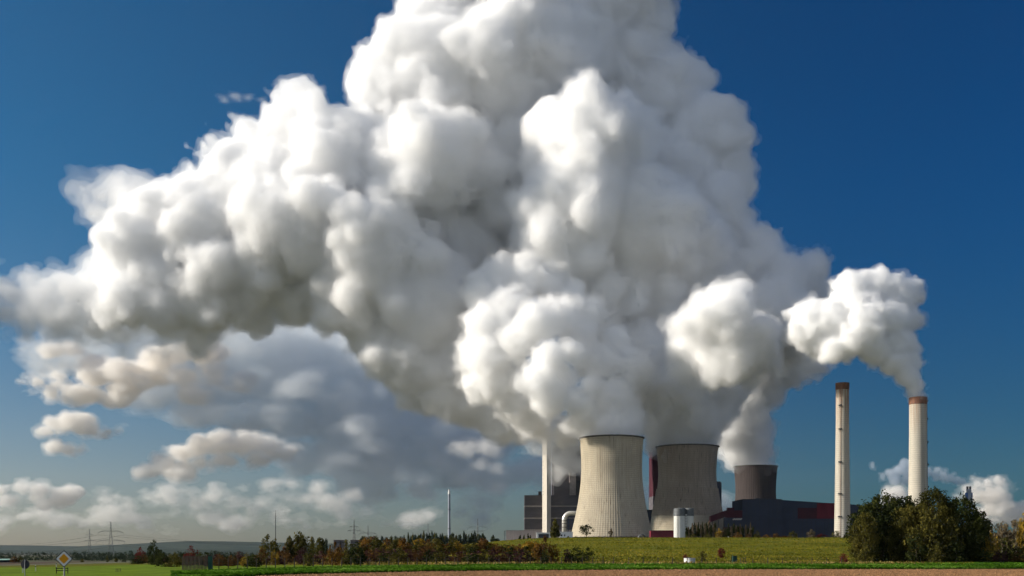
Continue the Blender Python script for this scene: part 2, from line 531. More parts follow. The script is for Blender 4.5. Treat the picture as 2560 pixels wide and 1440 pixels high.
def ground_material():
    m = bpy.data.materials.new("meadow_and_plain")
    m.use_nodes = True
    t = m.node_tree
    b = t.nodes["Principled BSDF"]
    b.inputs["Roughness"].default_value = 0.95
    b.inputs["Specular IOR Level"].default_value = 0.05
    tc = t.nodes.new("ShaderNodeTexCoord")
    def noise_(sc, stretch=(1, 1, 1), detail=6):
        mp = t.nodes.new("ShaderNodeMapping"); mp.inputs["Scale"].default_value = stretch
        t.links.new(tc.outputs["Object"], mp.inputs["Vector"])
        n = t.nodes.new("ShaderNodeTexNoise"); n.inputs["Scale"].default_value = sc; n.inputs["Detail"].default_value = detail
        n.inputs["Roughness"].default_value = 0.7
        t.links.new(mp.outputs[0], n.inputs["Vector"]); return n.outputs[0]
    def ramp(f, *stops):
        r = t.nodes.new("ShaderNodeValToRGB"); e = r.color_ramp.elements
        e[0].position, e[0].color = stops[0][0], (*stops[0][1], 1)
        e[1].position, e[1].color = stops[-1][0], (*stops[-1][1], 1)
        for p, c in stops[1:-1]:
            e.new(p).color = (*c, 1)
        t.links.new(f, r.inputs[0]); return r.outputs[0]
    def mixc(f, a, c):
        x = t.nodes.new("ShaderNodeMix"); x.data_type = 'RGBA'
        if isinstance(f, float): x.inputs[0].default_value = f
        else: t.links.new(f, x.inputs[0])
        for s, v in ((6, a), (7, c)):
            if isinstance(v, tuple): x.inputs[s].default_value = (*v, 1)
            else: t.links.new(v, x.inputs[s])
        return x.outputs[2]
    fine = ramp(noise_(0.35, (1, 0.5, 1)), (0.35, (0.05, 0.056, 0.004)), (0.5, (0.125, 0.122, 0.007)), (0.66, (0.23, 0.195, 0.013)))
    broad = ramp(noise_(0.02, (1, 0.7, 1), 4), (0.42, (0.0, 0.0, 0.0)), (0.58, (1, 1, 1)))
    c = mixc(broad, fine, ramp(noise_(0.2, (1, 0.5, 1)), (0.35, (0.045, 0.06, 0.004)), (0.65, (0.13, 0.13, 0.008))))
    sx = t.nodes.new("ShaderNodeSeparateXYZ"); t.links.new(tc.outputs["Object"], sx.inputs[0])
    fy = t.nodes.new("ShaderNodeMapRange"); fy.inputs[1].default_value = 1050; fy.inputs[2].default_value = 1250
    t.links.new(sx.outputs[1], fy.inputs[0])
    fx = t.nodes.new("ShaderNodeMapRange"); fx.inputs[1].default_value = -110; fx.inputs[2].default_value = -200
    t.links.new(sx.outputs[0], fx.inputs[0])
    fm = t.nodes.new("ShaderNodeMath"); fm.operation = 'MAXIMUM'
    fr = t.nodes.new("ShaderNodeMapRange"); fr.inputs[1].default_value = 500; fr.inputs[2].default_value = 650
    t.links.new(sx.outputs[0], fr.inputs[0])
    fm0 = t.nodes.new("ShaderNodeMath"); fm0.operation = 'MAXIMUM'
    t.links.new(fy.outputs[0], fm0.inputs[0]); t.links.new(fr.outputs[0], fm0.inputs[1])
    t.links.new(fm0.outputs[0], fm.inputs[0]); t.links.new(fx.outputs[0], fm.inputs[1])
    plain = ramp(noise_(0.004, (1, 2.5, 1), 4), (0.38, (0.10, 0.088, 0.065)), (0.5, (0.085, 0.088, 0.058)), (0.62, (0.16, 0.135, 0.105)))
    c = mixc(fm.outputs[0], c, plain)
    t.links.new(c, b.inputs["Base Color"])
    bp = t.nodes.new("ShaderNodeBump"); bp.inputs["Distance"].default_value = 0.5; bp.inputs["Strength"].default_value = 0.8
    t.links.new(noise_(0.8), bp.inputs["Height"]); t.links.new(bp.outputs[0], b.inputs["Normal"])
    return m

def spaced(a, b, n, p=1.0):
    return [a + (b - a) * (i / (n - 1)) ** p for i in range(n)]

xs = [-30000, -12000, -6000, -3500, -2000, -1400] + spaced(-1000, 1000, 81) + [1400, 2000, 3500, 6000, 12000, 30000]
ys = [-3000, -200, 0] + spaced(30, 330, 25) + spaced(345, 1100, 52) + spaced(1150, 3000, 20) + [3600, 4500, 6000, 9000, 14000, 30000]
ground = tag(link("ground", grid_mesh("ground", xs, ys, lambda x, y: ground_z(x, y) + 0.5 * noise.noise((x * 0.02, y * 0.02, 0)) * sstep(420, 520, y)), ground_material()), kind="structure")

def strip_sheet(name, poly_px, lift, mat, sub=(90, 8)):
    """A sheet lying `lift` above the ground between an upper and a lower line, both given as (x, y) pixels of the photograph."""
    up, lowl = poly_px
    def interp(line, x):
        for (x0, y0), (x1, y1) in zip(line, line[1:]):
            if x0 <= x <= x1:
                return y0 + (y1 - y0) * (x - x0) / (x1 - x0)
        return line[-1][1] if x > line[-1][0] else line[0][1]
    x0, x1 = up[0][0], up[-1][0]
    co, q = [], []
    nx, ny = sub
    for i in range(nx + 1):
        x = x0 + (x1 - x0) * i / nx
        a, b = interp(up, x), interp(lowl, x)
        pa, pb = ground_pt(x, a), ground_pt(x, b)
        for j in range(ny + 1):
            p = pa.lerp(pb, j / ny)
            co.append((p.x, p.y, ground_z(p.x, p.y) + lift))
    for i in range(nx):
        for j in range(ny):
            k = i * (ny + 1) + j
            q.append((k, k + 1, k + ny + 2, k + ny + 1))
    me = bpy.data.meshes.new(name)
    me.from_pydata(co, [], q)
    me.update()
    if me.polygons[0].normal.z < 0:
        me.flip_normals()
    return tag(link(name, me, mat), kind="structure")

M_SOIL = pbr("ploughed_soil", (0.36, 0.20, 0.095), col2=(0.14, 0.075, 0.036), scale=0.9, stretch=(0.6, 1, 1), rough=0.95, bump=0.35, bump_scale=1.6, spec=0.05)
M_LAWN = pbr("bright_grass", (0.15, 0.22, 0.010), col2=(0.07, 0.11, 0.006), scale=0.12, rough=0.95, bump=0.25, bump_scale=1.5, spec=0.05)
M_CROP = pbr("crop_soil_green", (0.03, 0.055, 0.008), col2=(0.012, 0.022, 0.005), scale=0.6, rough=0.95, bump=0.3, bump_scale=2, spec=0.05)
M_FAR = pbr("far_fields", (0.10, 0.105, 0.045), col2=(0.055, 0.065, 0.035), scale=0.012, stretch=(0.4, 1, 1), rough=0.95, spec=0.05)
M_FALLOW = pbr("fallow_field", (0.11, 0.075, 0.05), col2=(0.07, 0.05, 0.038), scale=0.05, rough=0.95, spec=0.05)
M_ASPH = pbr("pale_asphalt", (0.17, 0.17, 0.165), var=0.2, scale=0.3, rough=0.9)

edge_crop_top = [(430, 1432), (640, 1424.5), (900, 1417.5), (1280, 1411.5), (1700, 1408.5), (2560, 1407), (2800, 1407)]
edge_plough = [(430, 1450), (700, 1438), (1000, 1430.5), (1280, 1427), (1700, 1424), (2560, 1422.5), (2800, 1422)]
strip_sheet("grass_field", ([(-300, 1420), (0, 1419), (180, 1417), (300, 1413), (400, 1411), (640, 1414), (900, 1411.5), (1280, 1411.0), (1400, 1411.2)],
                            [(-300, 1470), (430, 1470), (640, 1424.8), (900, 1417.8), (1280, 1411.9), (1400, 1411.5)]), 0.008, M_LAWN)
strip_sheet("crop_strip", (edge_crop_top, edge_plough), 0.016, M_CROP)
strip_sheet("ploughed_field", (edge_plough, [(430, 1490), (2800, 1490)]), 0.012, M_SOIL, (120, 24))
strip_sheet("far_field", ([(-600, 1390.5), (300, 1391), (620, 1392)], [(-600, 1406), (0, 1405.5), (300, 1401), (620, 1400)]), 0.05, M_FAR, (40, 6))
strip_sheet("fallow_field", ([(-600, 1408), (0, 1407), (140, 1405), (240, 1402.5)], [(-600, 1414), (0, 1412), (140, 1408), (240, 1404)]), 0.03, M_FALLOW, (30, 4))
strip_sheet("road", ([(-600, 1415), (0, 1413), (180, 1409), (300, 1405.5), (420, 1403.2)], [(-600, 1416.4), (0, 1414.2), (180, 1410), (300, 1406.3), (420, 1403.8)]), 0.06, M_ASPH, (60, 2))

# leaf crop: a sea of small upright leaves
def leaf_field(name, up, lowl, n, h, w, mat, seed, label=None):
    rng = random.Random(seed)
    co, q = [], []
    def interp(line, x):
        for (x0, y0), (x1, y1) in zip(line, line[1:]):
            if x0 <= x <= x1: return y0 + (y1 - y0) * (x - x0) / (x1 - x0)
        return line[-1][1]
    for _ in range(n):
        x = rng.uniform(up[0][0] + 1, 2640)
        a, b = interp(up, x), interp(lowl, x)
        v = a + (b - a) * (1 - rng.random() ** 2.2 if rng.random() < 0.55 else rng.random())
        Y = EYE * FPX / (v - HORIZON)
        p = px(x, v, Y)
        hh, ww, an = h * rng.uniform(0.5, 1.15), w * rng.uniform(0.6, 1.4), rng.uniform(0, math.pi)
        dx, dy = math.cos(an) * ww, math.sin(an) * ww
        lx, ly = rng.uniform(-.5, .5) * hh, rng.uniform(-.5, .5) * hh
        k = len(co)
        co += [(p.x - dx * .4, p.y - dy * .4, 0), (p.x + dx * .4, p.y + dy * .4, 0), (p.x + dx + lx, p.y + dy + ly, hh), (p.x - dx + lx, p.y - dy + ly, hh * rng.uniform(.75, 1))]
        q.append((k, k + 1, k + 2, k + 3))
    me = bpy.data.meshes.new(name)
    me.from_pydata(co, [], q)
    return link(name, me, mat)
L_CROP = leaf_mat("crop_leaves", (0.015, 0.045, 0.004), (0.055, 0.135, 0.008), (0.17, 0.29, 0.045), trans=0.35, scale=0.05)
o = leaf_field("crop_plants", edge_crop_top, [(x, y - 0.6) for x, y in edge_plough], 52000, 0.42, 0.22, L_CROP, 5)
tag(o, "low leafy green crop growing in the strip beside the ploughed soil", "crop", kind="stuff")

def scatter_blades(name, region, n, h, w, mat, seed, label, cat, clods=False):
    """Loose blades or clods strewn over a part of the ground; region(rng) gives an (x, y) in metres."""
    rng = random.Random(seed)
    co, q = [], []
    for _ in range(n):
        x, y = region(rng)
        z = ground_z(x, y) + 0.5 * noise.noise((x * 0.02, y * 0.02, 0)) * sstep(420, 520, y)
        hh, ww, a = h * rng.uniform(.4, 1.3), w * rng.uniform(.5, 1.5), rng.uniform(0, 6.28)
        c, s_ = math.cos(a) * ww, math.sin(a) * ww
        k = len(co)
        if clods:
            co += [(x - c, y - s_, z - .03), (x + s_, y - c, z - .03), (x + c, y + s_, z - .03), (x - s_, y + c, z - .03), (x + c * .2, y + s_ * .2, z + hh)]
            q += [(k, k + 1, k + 4), (k + 1, k + 2, k + 4), (k + 2, k + 3, k + 4), (k + 3, k, k + 4)]
        else:
            lx, ly = rng.uniform(-.6, .6) * hh, rng.uniform(-.6, .6) * hh
            co += [(x - c, y - s_, z - .05), (x + c, y + s_, z - .05), (x + c * .7 + lx, y + s_ * .7 + ly, z + hh), (x - c * .7 + lx, y - s_ * .7 + ly, z + hh * .8)]
            q.append((k, k + 1, k + 2, k + 3))
    me = bpy.data.meshes.new(name)
    me.from_pydata(co, [], q)
    return tag(link(name, me, mat), label, cat, kind="stuff")
L_GRASS = leaf_mat("meadow_grass_blades", (0.035, 0.045, 0.006), (0.12, 0.115, 0.012), (0.30, 0.23, 0.035), trans=0.3, scale=0.03)
L_DRY = leaf_mat("dry_grass_blades", (0.10, 0.075, 0.02), (0.22, 0.16, 0.045), (0.40, 0.30, 0.11), trans=0.3, scale=0.05)
def _meadow(r):
    y = 320 + 720 * r.random() ** 1.3
    return r.uniform(max(-110, -0.12 * y), 0.42 * y), y
scatter_blades("meadow_grass", _meadow, 42000, 0.42, 0.26, L_GRASS, 21, "tufty yellow green grass covering the meadow slope", "grass")
def _verge(r):
    p = ground_pt(r.uniform(420, 2300), 1411 + r.uniform(-2.5, 1.5))
    return p.x + r.uniform(-1, 1), p.y + r.uniform(-4, 4)
scatter_blades("dry_grass", _verge, 2600, 0.75, 0.16, L_DRY, 22, "pale dry grass along the foot of the wire fences", "grass")
def _soil(r):
    v = 1423.5 + 18 * r.random()
    x = r.uniform(640, 2600)
    Y = EYE * FPX / (v + max(0, (1100 - x)) * .012 - HORIZON)
    return (x - 1280) / FPX * Y, Y
scatter_blades("soil_clods", _soil, 16000, 0.14, 0.17, pbr("soil_clod", (0.40, 0.22, 0.105), col2=(0.13, 0.07, 0.035), scale=0.7, rough=0.95, spec=0.03), 23, "brown clods strewn over the ploughed soil", "soil", True)

def hill(name, crest, Yc, mat, foot=1.0, step=14, seed=0, rough=1.6):
    """A long wooded ridge: its crest line follows (x, y) pixels at depth Yc, its flank runs down towards the viewer."""
    rng = random.Random(seed)
    pts = []
    for (x0, y0), (x1, y1) in zip(crest, crest[1:]):
        n = max(1, int((x1 - x0) / step))
        for i in range(n):
            pts.append((x0 + (x1 - x0) * i / n, y0 + (y1 - y0) * i / n))
    pts.append(crest[-1])
    co, q = [], []
    rows = 7
    for x, y in pts:
        for j in range(rows):
            t = j / (rows - 1)
            p = px(x, y, Yc)
            fr = math.sin(t * math.pi / 2)
            Y = Yc * (1 - 0.22 * (1 - t))
            z = p.z * fr + (rng.uniform(-1, 1) * rough if j == rows - 1 else rng.uniform(-1, 1) * rough * 2 * t)
            co.append((p.x, Y, max(-0.6, z - 2)))
        p = px(x, y, Yc)
        co.append((p.x, Yc * 1.04, -0.5))
    R_ = rows + 1
    for i in range(len(pts) - 1):
        for j in range(R_ - 1):
            k = i * R_ + j
            q.append((k, k + R_, k + R_ + 1, k + 1))
    me = bpy.data.meshes.new(name)
    me.from_pydata(co, [], q)
    return tag(link(name, me, mat), kind="structure")
M_HILL = pbr("wooded_hill", (0.05, 0.065, 0.045), col2=(0.022, 0.035, 0.028), scale=0.006, rough=0.95, spec=0.03)
hill("hills", [(-700, 1372), (-200, 1366), (0, 1363), (120, 1364), (230, 1366), (330, 1362), (420, 1357), (490, 1353), (560, 1353), (680, 1356), (800, 1358), (1000, 1362), (1250, 1370), (1500, 1376)], 11800, M_HILL, seed=3, step=5, rough=2.2)
hill("hills", [(-800, 1378), (-100, 1374), (100, 1376), (300, 1377), (500, 1372), (700, 1376), (900, 1382)], 8200, M_HILL, seed=4, step=6, rough=1.5)
hill("hills", [(2300, 1374), (2400, 1366), (2600, 1360), (3000, 1362), (3600, 1370)], 10000, M_HILL, seed=5, step=8, rough=2)

# ------------------------------------------------------------------ vegetation
def crown_arrays(rng, n, shape, leaf, clumps, shell=0.55, clump_r=0.16, flat=1.0):
    """Leaf quads in clumps spread through a unit crown (width 1, height 1, base at z = 0)."""
    def inside(u):
        # shape: list of (t, radius) with t along the height
        for (t0, r0), (t1, r1) in zip(shape, shape[1:]):
            if t0 <= u <= t1: return r0 + (r1 - r0) * (u - t0) / (t1 - t0)
        return 0.02
    cs = []
    while len(cs) < clumps:
        u = rng.uniform(shape[0][0], shape[-1][0])
        rad = inside(u)
        if rng.random() > (rad / 0.5) ** 1.2 + 0.08: continue
        rr = rad * (shell + (1 - shell) * rng.random()) * rng.uniform(0.75, 1.08)
        a = rng.uniform(0, 2 * math.pi)
        cs.append((math.cos(a) * rr, math.sin(a) * rr, u, clump_r * rng.uniform(0.5, 1.3)))
    cs = np.array(cs)
    g = np.random.default_rng(rng.randrange(1 << 30))
    c = cs[g.integers(0, len(cs), n)]
    d = g.standard_normal((n, 3)); d /= np.linalg.norm(d, axis=1, keepdims=True)
    pos = c[:, :3] + d * (c[:, 3:4] * g.uniform(0.3, 1.0, (n, 1)) ** 0.6) * np.array([1, 1, flat])
    pos[:, 2] = np.abs(pos[:, 2])
    nrm = d + 0.7 * g.standard_normal((n, 3)); nrm /= np.linalg.norm(nrm, axis=1, keepdims=True)
    a = np.cross(nrm, g.standard_normal((n, 3))); a /= np.linalg.norm(a, axis=1, keepdims=True)
    b = np.cross(nrm, a)
    s = leaf * g.uniform(0.55, 1.3, (n, 1))
    a, b = a * s, b * s * 0.7
    co = np.stack([pos - a, pos + b * .9, pos + a, pos - b], 1).reshape(-1, 3)
    return co

def crown_mesh(name, seed, n, shape, leaf, clumps, aspect, **kw):
    """aspect = width / height; leaf size is a fraction of the height; the mesh is in units of the height."""
    rng = random.Random(seed)
    co = crown_arrays(rng, n, shape, leaf / aspect, clumps, **kw)
    co = co * np.array([aspect, aspect, 1.0])
    me = bpy.data.meshes.new(name)
    k = len(co)
    me.vertices.add(k); me.vertices.foreach_set("co", co.astype(np.float32).ravel())
    me.loops.add(k); me.loops.foreach_set("vertex_index", np.arange(k, dtype=np.int32))
    me.polygons.add(k // 4); me.polygons.foreach_set("loop_start", np.arange(0, k, 4, dtype=np.int32))
    me.update(calc_edges=True)
    return me

def trunk_mesh(name, seed, h, r, limbs, reach, start=0.35, lean=0.03):
    """Tapered trunk with limbs, in units of the tree's height."""
    rng = random.Random(seed)
    bm = bmesh.new()
    top = Vector((rng.uniform(-lean, lean), rng.uniform(-lean, lean), h))
    mid = Vector((rng.uniform(-lean, lean), rng.uniform(-lean, lean), h * 0.5))
    tube(bm, [(0, 0, -0.03), mid, top], [r, r * 0.7, r * 0.25], 6)
    for i in range(limbs):
        t = start + (0.95 - start) * i / max(1, limbs - 1)
        p = Vector((0, 0, 0)).lerp(mid, t * 2) if t < 0.5 else mid.lerp(top, t * 2 - 1)
        a = i * 2.4 + rng.uniform(-.4, .4)
        e = p + Vector((math.cos(a) * reach, math.sin(a) * reach, reach * rng.uniform(0.5, 1.1))) * rng.uniform(.7, 1.1)
        tube(bm, [p, p.lerp(e, .5) + Vector((0, 0, reach * .08)), e], [r * .45, r * .3, r * .1], 5)
    return bm_mesh(name, bm, True)

ROUND = [(0.22, 0.14), (0.35, 0.40), (0.55, 0.5), (0.78, 0.40), (0.93, 0.2), (1.0, 0.05)]
BUSH = [(0.0, 0.34), (0.15, 0.46), (0.4, 0.5), (0.7, 0.38), (0.9, 0.18), (1.0, 0.05)]
POPLAR = [(0.06, 0.25), (0.2, 0.46), (0.45, 0.5), (0.75, 0.34), (1.0, 0.06)]
WILLOW = [(0.0, 0.30), (0.12, 0.44), (0.4, 0.5), (0.65, 0.46), (0.82, 0.34), (0.94, 0.18), (1.0, 0.05)]
CONE = [(0.0, 0.5), (0.3, 0.38), (0.7, 0.18), (1.0, 0.03)]
FLATTOP = [(0.3, 0.18), (0.45, 0.44), (0.7, 0.5), (0.9, 0.34), (1.0, 0.12)]

CROWNS = {
    "bush": [crown_mesh("bush_crown", 10 + i, 900, BUSH, 0.055, 46, 1.15, shell=0.35, clump_r=0.17) for i in range(6)],
    "tree": [crown_mesh("tree_crown", 20 + i, 1300, ROUND, 0.045, 60, 0.95, shell=0.35, clump_r=0.15) for i in range(5)],
    "poplar": [crown_mesh("poplar_crown", 30 + i, 800, POPLAR, 0.040, 50, 0.34, shell=0.2, clump_r=0.20, flat=0.6) for i in range(4)],
    "conifer": [crown_mesh("conifer_crown", 40 + i, 500, CONE, 0.06, 34, 0.45, shell=0.3, clump_r=0.17, flat=0.7) for i in range(3)],
    "large": [crown_mesh("large_crown", 50 + i, 15000, WILLOW, 0.016, 300, 0.85, shell=0.45, clump_r=0.085, flat=1.25) for i in range(3)],
    "thin": [crown_mesh("thin_crown", 60 + i, 1500, ROUND, 0.030, 60, 0.9, shell=0.2, clump_r=0.12) for i in range(3)],
    "flat": [crown_mesh("flat_crown", 70 + i, 1300, FLATTOP, 0.04, 46, 1.25, shell=0.3, clump_r=0.12) for i in range(2)],
}
TRUNKS = {
    "bush": trunk_mesh("bush_stems", 1, 0.6, 0.025, 5, 0.25, 0.1),
    "tree": trunk_mesh("tree_trunk", 2, 0.85, 0.030, 7, 0.30),
    "poplar": trunk_mesh("poplar_trunk", 3, 0.9, 0.022, 5, 0.10),
    "conifer": trunk_mesh("conifer_trunk", 4, 0.9, 0.02, 3, 0.08),
    "large": trunk_mesh("large_trunk", 5, 0.8, 0.024, 9, 0.26, 0.15),
    "thin": trunk_mesh("thin_trunk", 6, 0.9, 0.018, 9, 0.25, 0.3),
    "flat": trunk_mesh("flat_trunk", 7, 0.75, 0.035, 7, 0.40, 0.3),
}
_mesh_cache = {}
def with_mat(me, mat):
    key = (me.name, mat.name)
    if key not in _mesh_cache:
        c = me.copy()
        c.materials.clear()
        c.materials.append(mat)
        _mesh_cache[key] = c
    return _mesh_cache[key]

vrng = random.Random(99)
def plant(name, kind, base, height, width, leaf, label, cat, group=None, bark=None, variant=None, with_trunk=True):
    """One plant: an Empty at its foot with crown and trunk as children; height and width in metres."""
    me = CROWNS[kind][vrng.randrange(len(CROWNS[kind])) if variant is None else variant]
    nat = {"bush": 1.15, "tree": 0.95, "poplar": 0.34, "conifer": 0.45, "large": 0.85, "thin": 0.9, "flat": 1.25}[kind]
    t = empty(name, base, vrng.uniform(0, 6.28))
    k = width / (nat * height)
    t.scale = (height * k, height * k, height)
    tag(t, label, cat, group)
    c = bpy.data.objects.new("crown", with_mat(me, leaf)); COL.objects.link(c); c.parent = t
    if with_trunk:
        s = bpy.data.objects.new("stem" if kind == "bush" else "trunk", with_mat(TRUNKS[kind], bark or M_BARK)); COL.objects.link(s); s.parent = t
    return t

def plant_px(name, kind, x, base_y, top_y, w_px, leaf, label, cat, group=None, Y=None, **kw):
    """Foot at pixel (x, base_y) on the ground (or at depth Y on the ground)."""
    if Y is None:
        p = ground_pt(x, base_y)
    else:
        p = px(x, base_y, Y)
        p.z = ground_z(p.x, p.y)
    h = (EYE + (HORIZON - top_y) / FPX * p.y) - p.z
    return plant(name, kind, p, h, w_px / FPX * p.y, leaf, label, cat, group, **kw)
# ------------------------------------------------------------------ cooling towers
def cooling_tower(cx, Y, top_y, prof_px, label, mat, ribs, rib_h, band=None, red_base=False):
    """prof_px: (y pixel, half width in px) from top to foot."""
    s = Y / FPX
    foot = px(cx, 1385, Y)
    zf = ground_z(foot.x, foot.y) - 0.5
    t = empty("cooling_tower", (foot.x, foot.y, zf))
    tag(t, label, "cooling tower", "cooling towers of the power station")
    zz = lambda y: EYE + (HORIZON - y) * s - zf
    # smooth profile through the control points
    ctrl = sorted([(zz(y), w * s) for y, w in prof_px])
    def rad(z):
        for i in range(len(ctrl) - 1):
            z0, r0 = ctrl[i]; z1, r1 = ctrl[i + 1]
            if z0 <= z <= z1:
                m0 = (r1 - (ctrl[i - 1][1] if i else r0)) / (z1 - (ctrl[i - 1][0] if i else z0))
                m1 = ((ctrl[i + 2][1] if i + 2 < len(ctrl) else r1) - r0) / ((ctrl[i + 2][0] if i + 2 < len(ctrl) else z1) - z0)
                h = z1 - z0; u = (z - z0) / h
                return (2*u**3 - 3*u*u + 1) * r0 + (u**3 - 2*u*u + u) * h * m0 + (-2*u**3 + 3*u*u) * r1 + (u**3 - u*u) * h * m1
        return ctrl[-1][1] if z > ctrl[-1][0] else ctrl[0][1]
    H = zz(top_y)
    leg_h = 7.0
    seg = ribs * 4
    def shell_part(name, z0, z1, proud, rib, material, n=40):
        bm = bmesh.new()
        outer = [(rad(z0 + (z1 - z0) * i / n) + proud, z0 + (z1 - z0) * i / n) for i in range(n + 1)]
        inner = [(r - proud - 1.0, z) for r, z in reversed(outer)]
        lathe(bm, outer + inner, seg, lambda k, i: rib if (k % 4 == 0 and i <= n) else 0.0, close=True)
        return part(name, bm, material, t, False)
    if band:
        (ya, yb) = band                       # ribbed skirt between ya and yb, smooth ring under it
        shell_part("shell", zz(ya), H - 1.6, 0.0, 0.12, mat)
        shell_part("ribbed_skirt", zz(yb), zz(ya) + 0.4, 0.9, rib_h, mat, 20)
        shell_part("lower_ring", leg_h, zz(yb), 0.6, 0.0, M_CONC, 12)
    else:
        shell_part("shell", leg_h, H - 1.6, 0.0, rib_h, mat, 60)
    bm = bmesh.new()                          # thickened rim with walkway
    r = rad(H)
    lathe(bm, [(r - 1.0, H - 1.6), (r + 0.25, H - 1.6), (r + 1.5, H - 0.9), (r + 1.5, H), (r - 1.0, H)], seg // 2, close=True)
    part("rim", bm, M_RIM, t)
    bm = bmesh.new()                          # raking legs under the shell
    n = 48
    for k in range(n):
        a0, a1 = 2 * math.pi * k / n, 2 * math.pi * (k + 1) / n
        r0, r1 = rad(leg_h) + 1.2, rad(leg_h)
        tube(bm, [(r0 * math.cos(a0), r0 * math.sin(a0), -0.5), (r1 * math.cos(a1), r1 * math.sin(a1), leg_h + .2)], 0.5, 6)
        tube(bm, [(r0 * math.cos(a1), r0 * math.sin(a1), -0.5), (r1 * math.cos(a0), r1 * math.sin(a0), leg_h + .2)], 0.5, 6)
    part("leg_ring", bm, M_CONC3, t)
    bm = bmesh.new()
    lathe(bm, [(rad(leg_h) - 4, -1), (rad(leg_h) - 4, leg_h), (rad(leg_h) - 5, leg_h), (rad(leg_h) - 5, -1)], 64, close=True)
    part("basin", bm, M_CONC3, t)
    return t

T1Y, T2Y, T3Y = 1400.0, 1530.0, 1800.0
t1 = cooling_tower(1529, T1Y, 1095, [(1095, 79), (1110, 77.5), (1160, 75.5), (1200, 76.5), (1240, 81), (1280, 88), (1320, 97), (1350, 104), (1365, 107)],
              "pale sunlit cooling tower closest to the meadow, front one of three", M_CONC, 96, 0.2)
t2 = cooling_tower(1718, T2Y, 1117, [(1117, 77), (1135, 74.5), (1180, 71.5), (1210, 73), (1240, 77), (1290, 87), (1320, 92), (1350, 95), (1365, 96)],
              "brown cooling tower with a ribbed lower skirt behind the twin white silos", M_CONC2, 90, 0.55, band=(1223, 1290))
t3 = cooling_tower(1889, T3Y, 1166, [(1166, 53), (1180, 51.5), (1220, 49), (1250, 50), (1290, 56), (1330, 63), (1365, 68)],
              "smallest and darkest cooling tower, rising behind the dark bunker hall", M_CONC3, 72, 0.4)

# ------------------------------------------------------------------ chimneys
def chimney(x, Y, top_y, w_top, w_base, base_y, label, platforms, plat_side):
    s = Y / FPX
    p = px(x, 1385, Y)
    z0 = ground_z(p.x, p.y) - 0.5
    H = EYE + (HORIZON - top_y) * s - z0
    r1, r0 = w_top * s / 2, w_base * s / 2
    t = empty("chimney", (p.x, p.y, z0))
    tag(t, label, "chimney", "tall concrete chimneys of the power station")
    cap_h = 8.0
    rad = lambda z: r0 + (r1 - r0) * min(1.0, (z / (H * 0.75))) ** 0.8
    bm = bmesh.new()
    prof = [(rad((H - cap_h) * i / 40), (H - cap_h) * i / 40) for i in range(41)]
    lathe(bm, prof, 72)
    part("shaft", bm, M_STACK, t, True)
    bm = bmesh.new()
    lathe(bm, [(r1 + .05, H - cap_h), (r1 + .45, H - cap_h + .3), (r1 + .45, H), (r1 - .9, H), (r1 - .9, H - cap_h - 20), ], 72)
    part("rusty_cap", bm, M_RUST, t)
    for y in platforms:
        z = EYE + (HORIZON - y) * s - z0
        r = rad(z)
        bm = bmesh.new()
        a0 = plat_side
        for k in range(3):                    # a short curved gallery with a rail, not a full ring
            a = a0 + (k - 1) * 0.16
            box(bm, ((r + 0.8) * math.cos(a), (r + 0.8) * math.sin(a), z), (1.7, r * 0.165, 0.35), a)
            box(bm, ((r + 1.5) * math.cos(a), (r + 1.5) * math.sin(a), z + 0.75), (0.15, r * 0.175, 1.2), a)
        for k in (-1, 1):
            a = a0 + k * 0.2
            tube(bm, [((r - .1) * math.cos(a), (r - .1) * math.sin(a), z - 2.6), ((r + 1.5) * math.cos(a), (r + 1.5) * math.sin(a), z - .1)], 0.14, 5)
        part("gallery", bm, M_STEEL, t)
    bm = bmesh.new()                          # caged ladder
    a = plat_side
    zs = [H * i / 40 for i in range(1, 40)]
    for d in (-.35, .35):
        tube(bm, [((rad(z) + .55) * math.cos(a) - d * math.sin(a), (rad(z) + .55) * math.sin(a) + d * math.cos(a), z) for z in zs], 0.12, 4)
    for i in range(60):
        z = zs[0] + (zs[-1] - zs[0]) * i / 59
        box(bm, ((rad(z) + .55) * math.cos(a), (rad(z) + .55) * math.sin(a), z), (0.5, 0.9, 0.12), a)
    part("ladder", bm, M_RUST, t)
    return t
CH1Y, CH2Y = 1300.0, 1250.0
chimney(2106, CH1Y, 958, 32, 41, 1340, "idle pale chimney without smoke, rust band at its mouth, beside the dark hall", [1016, 1075, 1157, 1236, 1293], R(-122))
chimney(2295, CH2Y, 994, 42, 49, 1340, "wide smoking chimney with rusty mouth, rising behind the big dark trees", [1003, 1048, 1106, 1162, 1218], R(-4))

def slim_chimney():
    Y = 2300.0; s = Y / FPX
    p = px(1123, 1385, Y); z0 = ground_z(p.x, p.y) - .5
    H = EYE + (HORIZON - 1224) * s - z0
    t = empty("slim_chimney", (p.x, p.y, z0))
    tag(t, "lone slim white chimney rising from the far row of poplars", "chimney")
    bm = bmesh.new(); lathe(bm, [(3.3, 0), (2.9, H * .4), (2.75, H * .41), (2.4, H * .93)], 24); part("shaft", bm, M_GREYSTACK, t, True)
    bm = bmesh.new(); lathe(bm, [(2.4, H * .93), (2.75, H * .932), (2.75, H * .955), (2.0, H * .957), (2.0, H), (1.6, H), (1.6, H * .9)], 24); part("mouth", bm, M_WHITE, t)
    for f in (.41, .7):
        bm = bmesh.new(); lathe(bm, [(2.6, H * f), (3.6, H * f), (3.6, H * f + 1.2), (2.6, H * f + 1.2)], 24, close=True); part("gallery", bm, M_GALV, t)
slim_chimney()

